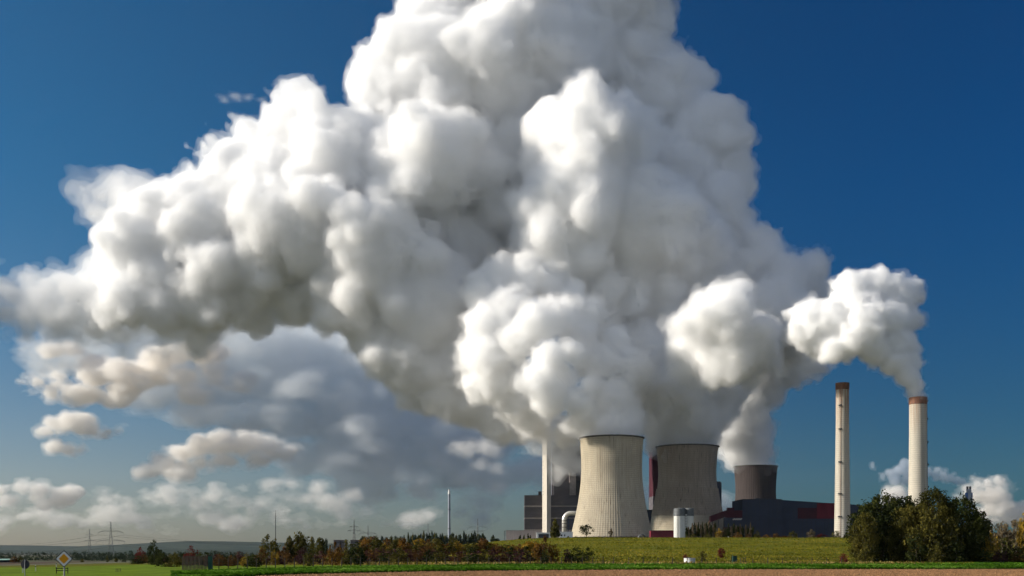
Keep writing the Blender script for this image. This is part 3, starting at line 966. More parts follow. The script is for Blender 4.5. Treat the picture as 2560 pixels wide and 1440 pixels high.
def twin_flue():
    Y = 2600.0; s = Y / FPX
    p = px(2422, 1385, Y); z0 = ground_z(p.x, p.y)
    zt = EYE + (HORIZON - 1223) * s - z0
    t = empty("twin_flue_stack", (p.x, p.y, z0))
    tag(t, "distant blue and grey stack with two short flues above the dark trees", "chimney")
    w = 14 * s
    bm = bmesh.new(); box(bm, (0, 0, zt / 2), (w * .62, w * .8, zt)); part("casing", bm, M_GREYSTACK, t)
    for sx in (-1, 1):
        bm = bmesh.new(); box(bm, (sx * w * .42, 0, zt * .47), (w * .20, w * .82, zt * .94)); part("side_panel", bm, M_BLUESTACK, t)
    for sx in (-.24, .24):
        bm = bmesh.new(); tube(bm, [(sx * w, 0, zt - 2), (sx * w, 0, zt + 7 * s)], w * .18, 16); part("flue", bm, M_STEEL, t)
twin_flue()

# ------------------------------------------------------------------ buildings of the plant
def anchored(name, x, Y, label, cat, rz=0.0, group=None):
    p = px(x, 1385, Y)
    z = ground_z(p.x, p.y) - 0.3
    t = empty(name, (p.x, p.y, z), rz)
    tag(t, label, cat, group)
    return t, Y / FPX, lambda y: EYE + (HORIZON - y) * (Y / FPX) - z

def box_part(name, parent, mat, x0, x1, z0, z1, y0=0.0, depth=10.0):
    bm = bmesh.new()
    box(bm, ((x0 + x1) / 2, y0 + depth / 2, (z0 + z1) / 2), (x1 - x0, depth, z1 - z0))
    return part(name, bm, mat, parent)

# boiler house with its stair tower (left of the front cooling tower)
t, s, Z = anchored("boiler_house", 1380, 1950, "dark boiler house with pale horizontal bands and a tall pale stair tower", "power station building")
dx = lambda x: (x - 1380) * s
box_part("lower_block", t, M_CLAD, dx(1311), dx(1470), 0, Z(1238), 0, 60)
for yb in (1265.5, 1295.5):
    box_part("pale_band", t, M_BAND, dx(1310.6), dx(1470.5), Z(yb + 1.6), Z(yb - 1.6), -0.5, 61)
box_part("base_wall", t, M_PINKW, dx(1310.5), dx(1471), 0, Z(1324), -0.8, 62)
box_part("boiler_block", t, M_CLAD, dx(1381), dx(1470), Z(1238), Z(1112), 14, 44)
box_part("roof_plant", t, M_CLAD, dx(1384), dx(1424), Z(1238), Z(1206), 2, 12)
box_part("duct_casing", t, M_BAND, dx(1424), dx(1440), Z(1238), Z(1182), 4, 10)
box_part("roof_plant", t, M_STEEL, dx(1440), dx(1462), Z(1232), Z(1200), 6, 8)
box_part("roof_cabin", t, M_STEEL, dx(1346), dx(1354.5), Z(1238), Z(1228), 6, 8)
bm = bmesh.new()
for xx in range(1325, 1347, 3):
    box(bm, (dx(xx), 3, Z(1236.6)), (0.2, 0.2, 1.6))
box(bm, (dx(1335), 3, Z(1235.2)), (dx(1346) - dx(1324), 0.2, 0.25))
part("roof_railing", bm, M_STEEL, t)
# the stair tower stands at an angle: its left face catches the sun, its right face does not
bm = bmesh.new()
tw = 18.0 * s
ra = R(38)
cxm, cym = dx(1366), -9.0
box(bm, (cxm, cym, Z(1080) / 2), (tw * 0.72, tw * 0.98, Z(1080)), ra)
st = part("stair_tower", bm, M_PALE, t)
ex, ey = Vector((math.cos(ra), math.sin(ra))), Vector((-math.sin(ra), math.cos(ra)))
for y in (1130, 1155, 1165, 1177, 1188, 1198, 1208, 1220, 1230, 1237):
    q = Vector((cxm, cym)) - ex * (tw * .36) + ey * (tw * .98 * .32)
    bm = bmesh.new()                          # column of small stair windows on the sunlit face
    box(bm, (q.x, q.y, Z(y)), (0.24, 1.0, 1.3), ra)
    part("stair_window", bm, M_GLASS, st)
bm = bmesh.new()
for y in range(1120, 1240, 6):
    q = Vector((dx(1381), -3.0))
    box(bm, (q.x, q.y, Z(y)), (2.6, 3.0, 0.5))
box(bm, (dx(1381) + 1.2, -4.4, (Z(1120) + Z(1240)) / 2), (.3, .3, Z(1120) - Z(1240)))
part("walkway", bm, M_STEEL, t)

# flue gas pipe with a bend
t, s, Z = anchored("duct_pipe", 1420, 1500, "bright metal pipe bending over beside the front cooling tower", "pipe")
dx = lambda x: (x - 1420) * s
r = 5.6 * s
pts = [(dx(1410.5), 0, 0), (dx(1410.5), 0, Z(1300))]
for k in range(1, 9):
    a = math.pi / 2 * k / 8
    pts.append((dx(1410.5) + 16 * s * (1 - math.cos(a)), 0, Z(1300) + 17 * s * math.sin(a)))
pts += [(dx(1470), 0, Z(1283))]
bm = bmesh.new(); tube(bm, pts, r, 24); part("pipe", bm, M_PIPE, t, True)
for y in (1302, 1309, 1318):
    bm = bmesh.new(); tube(bm, [(dx(1410.5), 0, Z(y + .7)), (dx(1410.5), 0, Z(y - .7))], r * 1.12, 24); part("flange", bm, M_STEEL, t)
bm = bmesh.new()
for x in (1421, 1432):
    box(bm, (dx(x), 0, Z(1290) / 2), (0.7, 0.7, Z(1290)))
for k in range(6):
    z0, z1 = Z(1340 - k * 8), Z(1340 - k * 8 - 8)
    tube(bm, [(dx(1421), 0, z0), (dx(1432), 0, z1)], .2, 5)
    box(bm, (dx(1426.5), 0, z1), (dx(1432) - dx(1421), .4, .4))
part("support_frame", bm, M_BLUE, t)

def simple_building(name, x0, x1, y_top, Y, depth, mat, label, cat="industrial building", roof=None, windows=None, roof_mat=None, base=1385, rz=0):
    cx = (x0 + x1) / 2
    t, s, Z = anchored(name, cx, Y, label, cat, rz)
    w = (x1 - x0) * s
    box_part("wall", t, mat, -w / 2, w / 2, 0, Z(y_top), 0, depth)
    box_part("roof", t, roof_mat or M_BAND, -w / 2 - .4, w / 2 + .4, Z(y_top), Z(y_top) + (roof or 0.8), -.4, depth + .8)
    for (a, b, ya, yb) in windows or ():
        box_part("window", t, M_GLASS, (a - cx) * s, (b - cx) * s, Z(yb), Z(ya), -0.12, 0.3)
    return t, s, Z
simple_building("service_building", 1265, 1352, 1327, 1440, 30, M_PINKW, "long low pinkish building left of the boiler house", roof=0.7)
simple_building("gatehouse", 1341, 1376, 1333, 1180, 10, M_WHITE, "small white building with a blue glass front below the stair tower", windows=[(1346, 1372, 1335, 1345)], roof_mat=M_WHITE)
simple_building("pump_house", 1399, 1432, 1331, 1330, 12, M_WHITE, "small white pump house at the foot of the bent pipe", windows=[(1402, 1406, 1336, 1341), (1410, 1413, 1336, 1341)], roof_mat=M_WHITE)
simple_building("filter_building", 1627, 1690, 1327, 1335, 14, M_RED, "low red building at the foot of the brown cooling tower", roof=.5, roof_mat=M_MAROON)
t, s, Z = anchored("intake_pipe", 1606, 1290, "dark open pipe end lying beside the low red building", "pipe")
bm = bmesh.new()
lathe(bm, [(8 * s, 0), (9.4 * s, 0), (9.4 * s, 12), (8 * s, 12)], 32, close=True)
for v in bm.verts: v.co = Vector((v.co.x, v.co.z, v.co.y + 8.6 * s))
part("pipe", bm, M_GALV, t)
bm = bmesh.new(); box(bm, (10 * s, 7, 4 * s), (16 * s, 9, 8 * s)); part("casing", bm, M_STEEL, t)
bm = bmesh.new(); box(bm, (17 * s, 5, 5 * s), (6 * s, 6, 7 * s)); part("cover", bm, M_RED, t)

# slab blocks behind the second tower
t, s, Z = anchored("boiler_slab", 1646, 1650, "tall maroon boiler block half hidden by the brown cooling tower", "power station building")
box_part("wall", t, M_MAROON, -13 * s, 30 * s, 0, Z(1119), 0, 50)
box_part("lower_wall", t, M_CLAD, -13.4 * s, 30.4 * s, 0, Z(1240), -.6, 51.2)
box_part("roof", t, M_STEEL, -13.6 * s, 30.6 * s, Z(1119), Z(1119) + 1.2, -1, 52)
t, s, Z = anchored("bunker_tower", 1790, 1700, "dark slender block showing right of the brown cooling tower", "power station building")
box_part("wall", t, M_CLAD2, -20 * s, 14 * s, 0, Z(1206), 0, 30)
box_part("roof", t, M_STEEL, -20.5 * s, 12 * s, Z(1206), Z(1203.5), 2, 26)
t, s, Z = anchored("transfer_house", 1636, 1560, "low dark shed between the front and the brown cooling tower", "industrial building")
box_part("wall", t, M_CLAD2, -20 * s, 18 * s, 0, Z(1276), 0, 30)
box_part("roof", t, M_STEEL, -20.4 * s, 18.4 * s, Z(1276), Z(1274.5), -.5, 31)

# silos
def silo(x, Y, w, top_y, head_y, label, m_body):
    t, s, Z = anchored("silo", x, Y, label, "silo", group="twin silos in front of the brown tower")
    r = w * s / 2
    bm = bmesh.new(); lathe(bm, [(r, 0), (r, Z(head_y))], 48); part("body", bm, m_body, t, True)
    bm = bmesh.new(); lathe(bm, [(r - .2, Z(head_y)), (r + .25, Z(head_y)), (r + .25, Z(top_y)), (r * .9, Z(top_y) + .6), (0.01, Z(top_y) + 1.2)], 48); part("head", bm, M_GALV, t)
    for z in range(2, int(Z(head_y)), 6):
        bm = bmesh.new()
        lathe(bm, [(r - .05, z), (r + .12, z), (r + .12, z + .25), (r - .05, z + .25)], 48, close=True)
        part("hoop", bm, m_body, t)
    return t, s, Z, r
t, s, Z, r = silo(1698.5, 1200, 28, 1272, 1290, "sunlit white silo, left one of two, before the brown cooling tower", M_SILO)
bm = bmesh.new()
for d in (-.5, .5):
    tube(bm, [(-r * .45 + d, -r * .93, 0), (-r * .45 + d, -r * .93, Z(1288))], .14, 5)
part("ladder", bm, M_STEEL, t)
t, s, Z, r = silo(1723, 1203, 22, 1272, 1290, "shaded grey silo directly right of the sunlit white silo", M_SILO)
for k in range(8):
    z = Z(1334 - 6.5 * k)
    bm = bmesh.new()
    box(bm, (-r * .9, -r * .75, z), (2.2, 1.4, .35)); box(bm, (-r * .9, -r * .75 - .62, z + .66), (2.2, .12, 1.1))
    part("stair_landing", bm, M_WHITE, t)

# big dark hall
def prism(bm, x0, x1, za, zb, y0, d):
    """Wall block whose top slopes from za at x0 to zb at x1."""
    v = [bm.verts.new(c) for c in ((x0, y0, 0), (x1, y0, 0), (x1, y0 + d, 0), (x0, y0 + d, 0), (x0, y0, za), (x1, y0, zb), (x1, y0 + d, zb), (x0, y0 + d, za))]
    for f in ((3, 2, 1, 0), (4, 5, 6, 7), (0, 1, 5, 4), (1, 2, 6, 5), (2, 3, 7, 6), (3, 0, 4, 7)):
        bm.faces.new([v[i] for i in f])
t, s, Z = anchored("bunker_hall", 2000, 1500, "huge windowless blue black hall behind the idle chimney", "power station building")
dx = lambda x: (x - 2000) * s
bm = bmesh.new(); prism(bm, dx(1856), dx(1954), Z(1249), Z(1249), 0, 70); part("front_block", bm, M_CLAD2, t)
bm = bmesh.new(); prism(bm, dx(1954), dx(2250), Z(1249), Z(1268), 8, 70); part("rear_block", bm, M_CLAD2, t)
bm = bmesh.new(); prism(bm, dx(1897), dx(1962), Z(1244), Z(1246), 20, 40); part("roof_house", bm, M_CLAD2, t)
bm = bmesh.new(); box(bm, ((dx(1856) + dx(1954)) / 2, 35, Z(1249) + .35), (dx(1954) - dx(1856) + 1, 71, .7)); part("parapet", bm, M_STEEL, t)
for (a, b, ya, yb, mt) in ((1998, 2046, 1269, 1296, M_MAROON), (2046, 2092, 1257, 1296, M_RED)):
    box_part("red_panel", t, mt, dx(a), dx(b), Z(yb), Z(ya), 7.7, .6)
bm = bmesh.new()
for x in range(1866, 1954, 11):
    box(bm, (dx(x), -.08, Z(1249) / 2), (.3, .3, Z(1249) - .5))
for x in range(1966, 2250, 11):
    box(bm, (dx(x), 7.92, Z(1270) / 2), (.3, .3, Z(1270) - 1))
part("cladding_joint", bm, M_STEEL, t)

# red conveyor bridge left of the hall
t, s, Z = anchored("conveyor_bridge", 1825, 1470, "dark red conveyor bridge on steel legs joining the dark hall", "conveyor")
dx = lambda x: (x - 1825) * s
bm = bmesh.new()
for (xa, xb, ya, yb, hgt) in ((1776, 1815, 1290, 1276, 16), (1815, 1856, 1276, 1276, 18)):
    v = [(dx(xa), Z(ya)), (dx(xb), Z(yb)), (dx(xb), Z(yb + hgt)), (dx(xa), Z(ya + hgt))]
    fr = [bm.verts.new((x, 0, z)) for x, z in v]; bk = [bm.verts.new((x, 8, z)) for x, z in v]
    bm.faces.new(fr); bm.faces.new(bk[::-1])
    for i in range(4): bm.faces.new((fr[i], fr[(i + 1) % 4], bk[(i + 1) % 4], bk[i]))
part("gallery", bm, M_MAROON, t)  # darker maroon puts the bridge's shade into its colour
box_part("drive_house", t, M_MAROON, dx(1819), dx(1836), Z(1276), Z(1269), 1, 6)
box_part("machine_floor", t, M_CLAD2, dx(1812), dx(1857), Z(1318), Z(1294), .5, 9)
box_part("plinth", t, M_MAROON, dx(1810), dx(1858), 0, Z(1318), 1, 9)
for x in (1782, 1797, 1813):
    bm = bmesh.new()
    zt = Z(1300)
    tube(bm, [(dx(x - 2), 1, 0), (dx(x), 3, zt)], .5, 6); tube(bm, [(dx(x + 2), 6, 0), (dx(x), 5, zt)], .5, 6)
    tube(bm, [(dx(x - 2), 1, zt * .1), (dx(x + 1), 6, zt * .6)], .3, 5)
    part("trestle_leg", bm, M_STEEL, t)
bm = bmesh.new()
for k in range(12):
    box(bm, (dx(1833 + k * 1.9), .3, Z(1299 - (k * 7 % 3))), (1.2, .5, 1.6))
part("lamp_row", bm, M_PALE, t)

# low works far behind the autumn belt
for (x0, x1, yt, lab) in ((834, 850, 1350.5, "left one of three flat dark sheds beyond the autumn trees"), (852, 864, 1351, "middle and narrowest of three flat sheds beyond the autumn trees"), (876, 903, 1350.5, "widest and rightmost of three flat dark sheds beyond the autumn trees")):
    simple_building("works_shed", x0, x1, yt, 1900, 20, M_CLAD, lab, windows=[(x0 + 2, x1 - 2, yt + 4, yt + 6)])
t, s, Z = anchored("pipe_rack", 1264, 1460, "thin steel frame left of the pinkish building", "steel frame")
bm = bmesh.new()
for x in (-3, 3):
    box(bm, (x * s, 0, Z(1327) / 2), (.5, .5, Z(1327)))
for y in (1328, 1333, 1338):
    box(bm, (0, 0, Z(y)), (8 * s, .5, .5))
part("frame", bm, M_STEEL, t)
# ------------------------------------------------------------------ pylons, mast and lines
def pylon(x, Y, top_y, arms, label, w_base=9.0, thick=0.34, dx_tilt=0):
    """arms: list of (y pixel, half span in px, droop)."""
    s = Y / FPX
    p = px(x, 1385, Y)
    z0 = ground_z(p.x, p.y) - .5
    t = empty("electricity_pylon", (p.x, p.y, z0), R(18))
    tag(t, label, "electricity pylon", "electricity pylons on the horizon")
    Z = lambda y: EYE + (HORIZON - y) * s - z0
    H = Z(top_y)
    half = lambda z: w_base / 2 * max(0.05, (1 - z / H) ** 1.25) + 0.18
    bm = bmesh.new()
    levels = [H * (1 - (1 - i / 11) ** 1.15) for i in range(12)]
    cs = ((-1, -1), (1, -1), (1, 1), (-1, 1))
    for z0_, z1_ in zip(levels, levels[1:]):
        a, b = half(z0_), half(z1_)
        for i, (sx, sy) in enumerate(cs):
            tx, ty = cs[(i + 1) % 4]
            tube(bm, [(sx * a, sy * a, z0_), (sx * b, sy * b, z1_)], thick * .7, 4)
            tube(bm, [(sx * a, sy * a, z0_), (tx * b, ty * b, z1_)], thick * .38, 4)
            tube(bm, [(tx * a, ty * a, z0_), (sx * b, sy * b, z1_)], thick * .38, 4)
    part("lattice_mast", bm, M_GALV, t)
    tips = []
    for (y, hs, droop) in arms:
        z = Z(y); L = hs * s; a = half(z)
        bm = bmesh.new()
        for sx in (-1, 1):
            tip = Vector((sx * L, 0, z - droop * s))
            mid = Vector((sx * L * .55, 0, z + droop * s * .35))
            for sy in (-1, 1):
                tube(bm, [(sx * a, sy * a, z), mid + Vector((0, sy * a * .4, 0)), tip], thick * .6, 4)
            tube(bm, [(sx * a, 0, z + 2.2), mid + Vector((0, 0, .9)), tip], thick * .5, 4)
            for f in (.5, .97):
                q = Vector((sx * a, 0, z)).lerp(tip, f)
                tube(bm, [q, q - Vector((0, 0, 3.2))], thick * .4, 4)
                tips.append((sx, f, q - Vector((0, 0, 3.2))))
        part("cross_arm", bm, M_GALV, t)
    return t, tips

def world_pt(t, v):
    c, s_ = math.cos(t.rotation_euler.z), math.sin(t.rotation_euler.z)
    return Vector((t.location.x + v.x * c - v.y * s_, t.location.y + v.x * s_ + v.y * c, t.location.z + v.z))

pyl = [
 pylon(224, 2100, 1322, [(1337, 9, 0), (1352, 13, 0)], "small pylon immediately left of the tallest pylon at the far left", 7),
 pylon(277, 1500, 1304, [(1329, 30, 2.5), (1352, 34, 2)], "tall pylon with wide drooping arms standing above the road sign side", 8),
 pylon(885, 2000, 1300, [(1317, 12, 0), (1327, 17, 0)], "narrow dense pylon with two short arms above the flat dark sheds", 9, .42),
 pylon(920, 2200, 1314, [(1333.5, 24, 2)], "single armed pylon just right of the narrow dense pylon", 7),
 pylon(1070, 2800, 1309, [(1326.5, 16, 1), (1335, 22, 0)], "small faint pylon just left of the slim white chimney", 8),
 pylon(1194, 2500, 1297, [(1318, 27, 3), (1328, 17, 2)], "drooping armed pylon right of the slim white chimney", 8),
]
def line_between(A, B, name_label, sag, r, ia=None):
    (ta, tipa), (tb, tipb) = A, B
    bm = bmesh.new()
    for (sa, fa, qa), (sb, fb, qb) in zip(tipa, tipb):
        if fa < .9: continue
        a, b = world_pt(ta, qa), world_pt(tb, qb)
        pts = []
        for i in range(17):
            u = i / 16
            p = a.lerp(b, u); p.z -= sag * 4 * u * (1 - u)
            pts.append(p)
        tube(bm, pts, r, 4)
    return tag(link("power_line", bm_mesh("power_line", bm), M_WIRE), name_label, "power line", "overhead power lines")
line_between(pyl[3], pyl[4], "overhead wires between the single armed pylon and the small faint pylon", 8, .16)
line_between(pyl[4], pyl[5], "overhead wires passing behind the slim white chimney", 6, .16)
line_between(pyl[2], pyl[3], "short overhead wires between the narrow dense pylon and its neighbour", 3, .14)
def free_line(A, far, label, sag, r):
    (ta, tipa) = A
    bm = bmesh.new()
    for sx, f, q in tipa:
        if f < .9: continue
        a = world_pt(ta, q); b = a + far
        pts = [a.lerp(b, i / 16) - Vector((0, 0, sag * 4 * (i / 16) * (1 - i / 16))) for i in range(17)]
        tube(bm, pts, r, 4)
    return tag(link("power_line", bm_mesh("power_line", bm), M_WIRE), label, "power line", "overhead power lines")
free_line(pyl[1], Vector((-260, 120, -10)), "overhead wires running left from the tallest pylon out of the picture", 8, .13)
free_line(pyl[1], Vector((420, 260, -8)), "overhead wires running right from the tallest pylon into the trees", 10, .11)

t, s, Z = anchored("radio_mast", 689, 1200, "thin radio mast rising above the rounded olive tree", "mast")
bm = bmesh.new(); tube(bm, [(0, 0, 0), (0, 0, Z(1290)), (0, 0, Z(1283))], [.55, .42, .3], 6); part("mast", bm, M_STEEL, t)
bm = bmesh.new(); tube(bm, [(0, 0, Z(1283)), (0, 0, Z(1275))], .16, 5); part("antenna", bm, M_STEEL, t)

# ------------------------------------------------------------------ signs and roadside things
SY = 55.0
p = px(160, 1397, SY)
t = empty("road_sign", (p.x, p.y, 0.0), R(2))
tag(t, "white diamond priority road sign with amber centre on a grey pole", "road sign")
d = 20.6 / FPX * SY
def diamond(name, half, mat, y, th, bevel=.0):
    bm = bmesh.new()
    pts = []
    for k in range(4):
        a = math.pi / 2 * k
        for j in (-1, 0, 1):
            aa = a + j * 0.07
            rr = half * (0.965 if j else 0.955)
            pts.append((math.cos(aa) * rr, math.sin(aa) * rr))
    f = [bm.verts.new((x, y - th / 2, z + p.z)) for x, z in pts]
    b = [bm.verts.new((x, y + th / 2, z + p.z)) for x, z in pts]
    bm.faces.new(f); bm.faces.new(b[::-1])
    for i in range(len(f)): bm.faces.new((f[i], f[(i + 1) % len(f)], b[(i + 1) % len(f)], b[i]))
    return part(name, bm, mat, t)
diamond("black_border", d * 1.04, M_SIGNB, 0, .012)
diamond("white_face", d * .93, M_SIGNW, -.008, .008)
diamond("amber_centre", d * .60, M_SIGNY, -.0145, .006)
bm = bmesh.new(); tube(bm, [(0, .05, -.2), (0, .05, p.z + d * .4)], .038, 14); part("pole", bm, M_GALV, t, True)
for dz in (-.25, .25):
    bm = bmesh.new(); tube(bm, [(0, .05, p.z + dz - .02), (0, .05, p.z + dz + .02)], .05, 14); part("clamp", bm, M_STEEL, t)

p = px(63, 1411, 80)
t = empty("road_sign", (p.x, p.y, 0), R(-4))
tag(t, "dark back of a round road sign at the left edge of the field", "road sign")
rr = 11.2 / FPX * 80
bm = bmesh.new()
for (r0, y0, y1) in ((rr, -.008, .008),):
    f = [bm.verts.new((math.cos(2 * math.pi * k / 40) * r0, y0, p.z + math.sin(2 * math.pi * k / 40) * r0)) for k in range(40)]
    b = [bm.verts.new((v.co.x, y1, v.co.z)) for v in f]
    bm.faces.new(f); bm.faces.new(b[::-1])
    for i in range(40): bm.faces.new((f[i], f[(i + 1) % 40], b[(i + 1) % 40], b[i]))
part("disc", bm, M_SIGNBACK, t)
bm = bmesh.new(); tube(bm, [(0, -.05, -.2), (0, -.05, p.z + rr * 1.08)], .036, 12); part("pole", bm, M_GALV, t, True)
bm = bmesh.new(); box(bm, (0, -.022, p.z + .12), (rr * 1.3, .02, .05)); box(bm, (0, -.022, p.z - .12), (rr * 1.3, .02, .05)); part("bracket", bm, M_STEEL, t)

def marker(x, y, label):
    q = ground_pt(x, y)
    t = empty("marker_post", q, 0)
    tag(t, label, "marker post", "white marker posts by the road")
    bm = bmesh.new(); box(bm, (0, 0, .5), (.12, .1, 1.05)); part("post", bm, M_WHITE, t)
    bm = bmesh.new(); box(bm, (0, -.003, .8), (.126, .104, .22)); part("black_band", bm, M_SIGNB, t)
marker(57, 1432, "short pale marker post close left of the round sign pole")
marker(89, 1428, "short marker post on the grass right of the round sign pole")
marker(141, 1418, "short marker post left of the diamond sign pole")
for i, (x, y) in enumerate(((290, 1429.5), (293.5, 1429.5), (297, 1429.2), (301, 1429))):
    q = ground_pt(x, y)
    t = empty("stake", q, 0)
    tag(t, "short dark stake in a row of four on the green field", "stake", "four stakes standing together on the grass")
    bm = bmesh.new(); tube(bm, [(0, 0, 0), (.03, 0, .55)], .05, 6); part("shaft", bm, M_WOOD, t)
# field gate rails below the diamond sign
q = ground_pt(155, 1434)
t = empty("field_barrier", q, R(3)); tag(t, "low grey wooden rail barrier behind the diamond sign pole", "barrier")
for z in (.45, .8):
    bm = bmesh.new(); box(bm, (0, 0, z), (1.9, .07, .12)); part("rail", bm, M_WOOD, t)
for x in (-.85, .85):
    bm = bmesh.new(); box(bm, (x, .08, .45), (.1, .08, 1.0)); part("post", bm, M_WOOD, t)

# shed with a green roof at the left edge
t, s, Z = anchored("shed", 5, 520, "dark shed with a pale green sloping roof at the left edge", "shed")
zt = Z(1401)
box_part("wall", t, M_SHED, -50 * s, 17 * s, -1, zt, 0, 12)
box_part("annex", t, M_SHED, 17 * s, 34 * s, -1, Z(1411), 1, 8)
bm = bmesh.new()
v = [(-52 * s, -1, zt - .2), (20 * s, -1, zt + .1), (18.5 * s, 6.5, Z(1398)), (-52 * s, 6.5, Z(1399)), (20 * s, 13, zt), (-52 * s, 13, zt)]
lo = [bm.verts.new(c) for c in v]; hi = [bm.verts.new((c[0], c[1], c[2] + .25)) for c in v]
for f in ((0, 1, 2, 3), (3, 2, 4, 5)):
    bm.faces.new([hi[i] for i in f]); bm.faces.new([lo[i] for i in f][::-1])
for a, b in ((0, 1), (1, 2), (2, 4), (4, 5), (5, 3), (3, 0)):
    bm.faces.new((lo[a], lo[b], hi[b], hi[a]))
part("roof", bm, M_COPPER, t)

# wire fence along the crop
fx = [1648 - 55 + i * 34.6 for i in range(0, 25)]
def fence(xs_, y_of, h, label, name="wire_fence"):
    pts = [ground_pt(x, y_of(x)) for x in xs_]
    o0 = pts[0].copy()
    t = empty(name, o0); tag(t, label, "fence")
    for q in pts:
        v = q - o0
        bm = bmesh.new()
        ln = vrng.uniform(-.05, .05)
        tube(bm, [(v.x, v.y, v.z - .1), (v.x + ln, v.y, v.z + h * vrng.uniform(.95, 1.05))], .10, 6)
        part("post", bm, M_WOOD, t)
    for hz in (.35, .8, 1.25, 1.6):
        bm = bmesh.new()
        tube(bm, [v - o0 + Vector((0, 0, hz * h / 1.75)) for v in pts], .012, 4)
        part("wire", bm, M_WIRE, t)
    return t
yb = lambda x: 1425 - 11.5 * sstep(560, 1250, x) - 1.5 * sstep(1250, 2200, x)
fence([500 + i * 23.6 for i in range(28)] + [1170 + i * 26 for i in range(15)], lambda x: yb(x) - 1.0, 2.2, "long wire fence on dark posts in front of the autumn shrub belt")
fence([1572 + i * 36.5 for i in range(7)], lambda x: yb(x) - .8, 2.1, "wire fence on dark posts left of the green cabinet below the meadow")
fence([1852 + i * 6 for i in range(3)] + [1882 + i * 37 for i in range(7)], lambda x: yb(x) - .8, 2.0, "wire fence on dark posts right of the green cabinet below the meadow")
t = fence([456 + i * 3.4 for i in range(19)], lambda x: 1425 - (x - 456) * .02, 2.6, "dense dark paling fence right of the yellow green bush", "paling_fence")
q = ground_pt(526, 1424.5)
t = empty("utility_cabinet", q, 0); tag(t, "green cabinet closing the end of the dense paling fence", "cabinet")
bm = bmesh.new(); box(bm, (0, 0, 1.3), (.75, .6, 2.6)); part("body", bm, M_GREEN, t)
bm = bmesh.new(); box(bm, (0, -.02, 2.68), (.85, .7, .14)); part("lid", bm, M_STEEL, t)

q = ground_pt(1836.5, 1408.6)
t = empty("utility_cabinet", q, 0); tag(t, "tall dark green cabinet standing in the fence below the meadow", "cabinet")
k = q.y / FPX
bm = bmesh.new(); box(bm, (0, 0, 9 * k), (10 * k, 1.2, 18 * k)); part("body", bm, M_GREEN, t)
bm = bmesh.new(); box(bm, (0, 0, 18.6 * k), (11.2 * k, 1.4, 1.2 * k)); part("lid", bm, M_STEEL, t)
bm = bmesh.new(); box(bm, (-7.5 * k, .2, 8.5 * k), (1.6 * k, .25, 17 * k)); part("gate_post", bm, M_WOOD, t)
bm = bmesh.new(); box(bm, (0, -.62, 9 * k), (.12, .05, 16 * k)); part("door_gap", bm, M_SIGNB, t)

q = ground_pt(1724, 1408.6)
t = empty("concrete_well", q, 0); tag(t, "round white concrete well shaft standing in the fence line", "well")
k = q.y / FPX
bm = bmesh.new(); lathe(bm, [(14 * k, -.1), (14 * k, 12 * k), (14.5 * k, 12 * k), (14.5 * k, 13.2 * k), (.05, 13.4 * k)], 40); part("shaft", bm, M_WHITE, t, False)
bm = bmesh.new(); lathe(bm, [(6 * k, 13.3 * k), (6 * k, 14.6 * k), (.05, 14.8 * k)], 24); part("cover", bm, M_STEEL, t)
bm = bmesh.new()
for a in (-8, -3, 2): tube(bm, [(a * k, -4 * k, 13 * k), (a * k, -4 * k, 15.5 * k)], .06, 5)
tube(bm, [(-8 * k, -4 * k, 15.5 * k), (2 * k, -4 * k, 15.5 * k)], .06, 5)
part("hand_rail", bm, M_STEEL, t)
q = px(1821, 1347, 1000); q.z = ground_z(q.x, q.y)
t = empty("boundary_stone", q, 0); tag(t, "small white stone marker on the crest of the meadow", "marker stone")
bm = bmesh.new(); box(bm, (0, 0, .6), (.7, .5, 1.4), 0, 0, .75); part("stone", bm, M_WHITE, t)

# ------------------------------------------------------------------ trees and shrubs that stand out
plant_px("meadow_tree", "flat", 1466, 1347.5, 1311, 44, L_DARK, "dark spreading tree on the meadow crest before the front tower", "tree", variant=0, Y=1050)
plant_px("sapling", "thin", 1527, 1347, 1321, 15, L_GREYBROWN, "thin young tree on the crest right of the dark spreading tree", "tree", Y=1050)
plant_px("poplar_tree", "poplar", 1387, 1347.5, 1300, 25, L_OLIVE, "olive poplar in front of the stair tower and bent pipe", "tree", Y=1060)
plant_px("young_tree", "thin", 1757, 1409, 1377, 25, L_OLIVE, "small green leaved tree with reddish top right of the white well", "tree")
plant_px("young_tree", "thin", 1803, 1401, 1370, 27, L_RED, "small dark red tree left of the green cabinet", "tree")
plant_px("red_shrub", "bush", 1713, 1399, 1385, 18, L_RED, "low red shrub behind the white well", "shrub")
plant_px("red_shrub", "bush", 2108, 1408, 1385, 29, L_RED, "rounded dark red shrub between meadow fence and the big trees", "shrub")

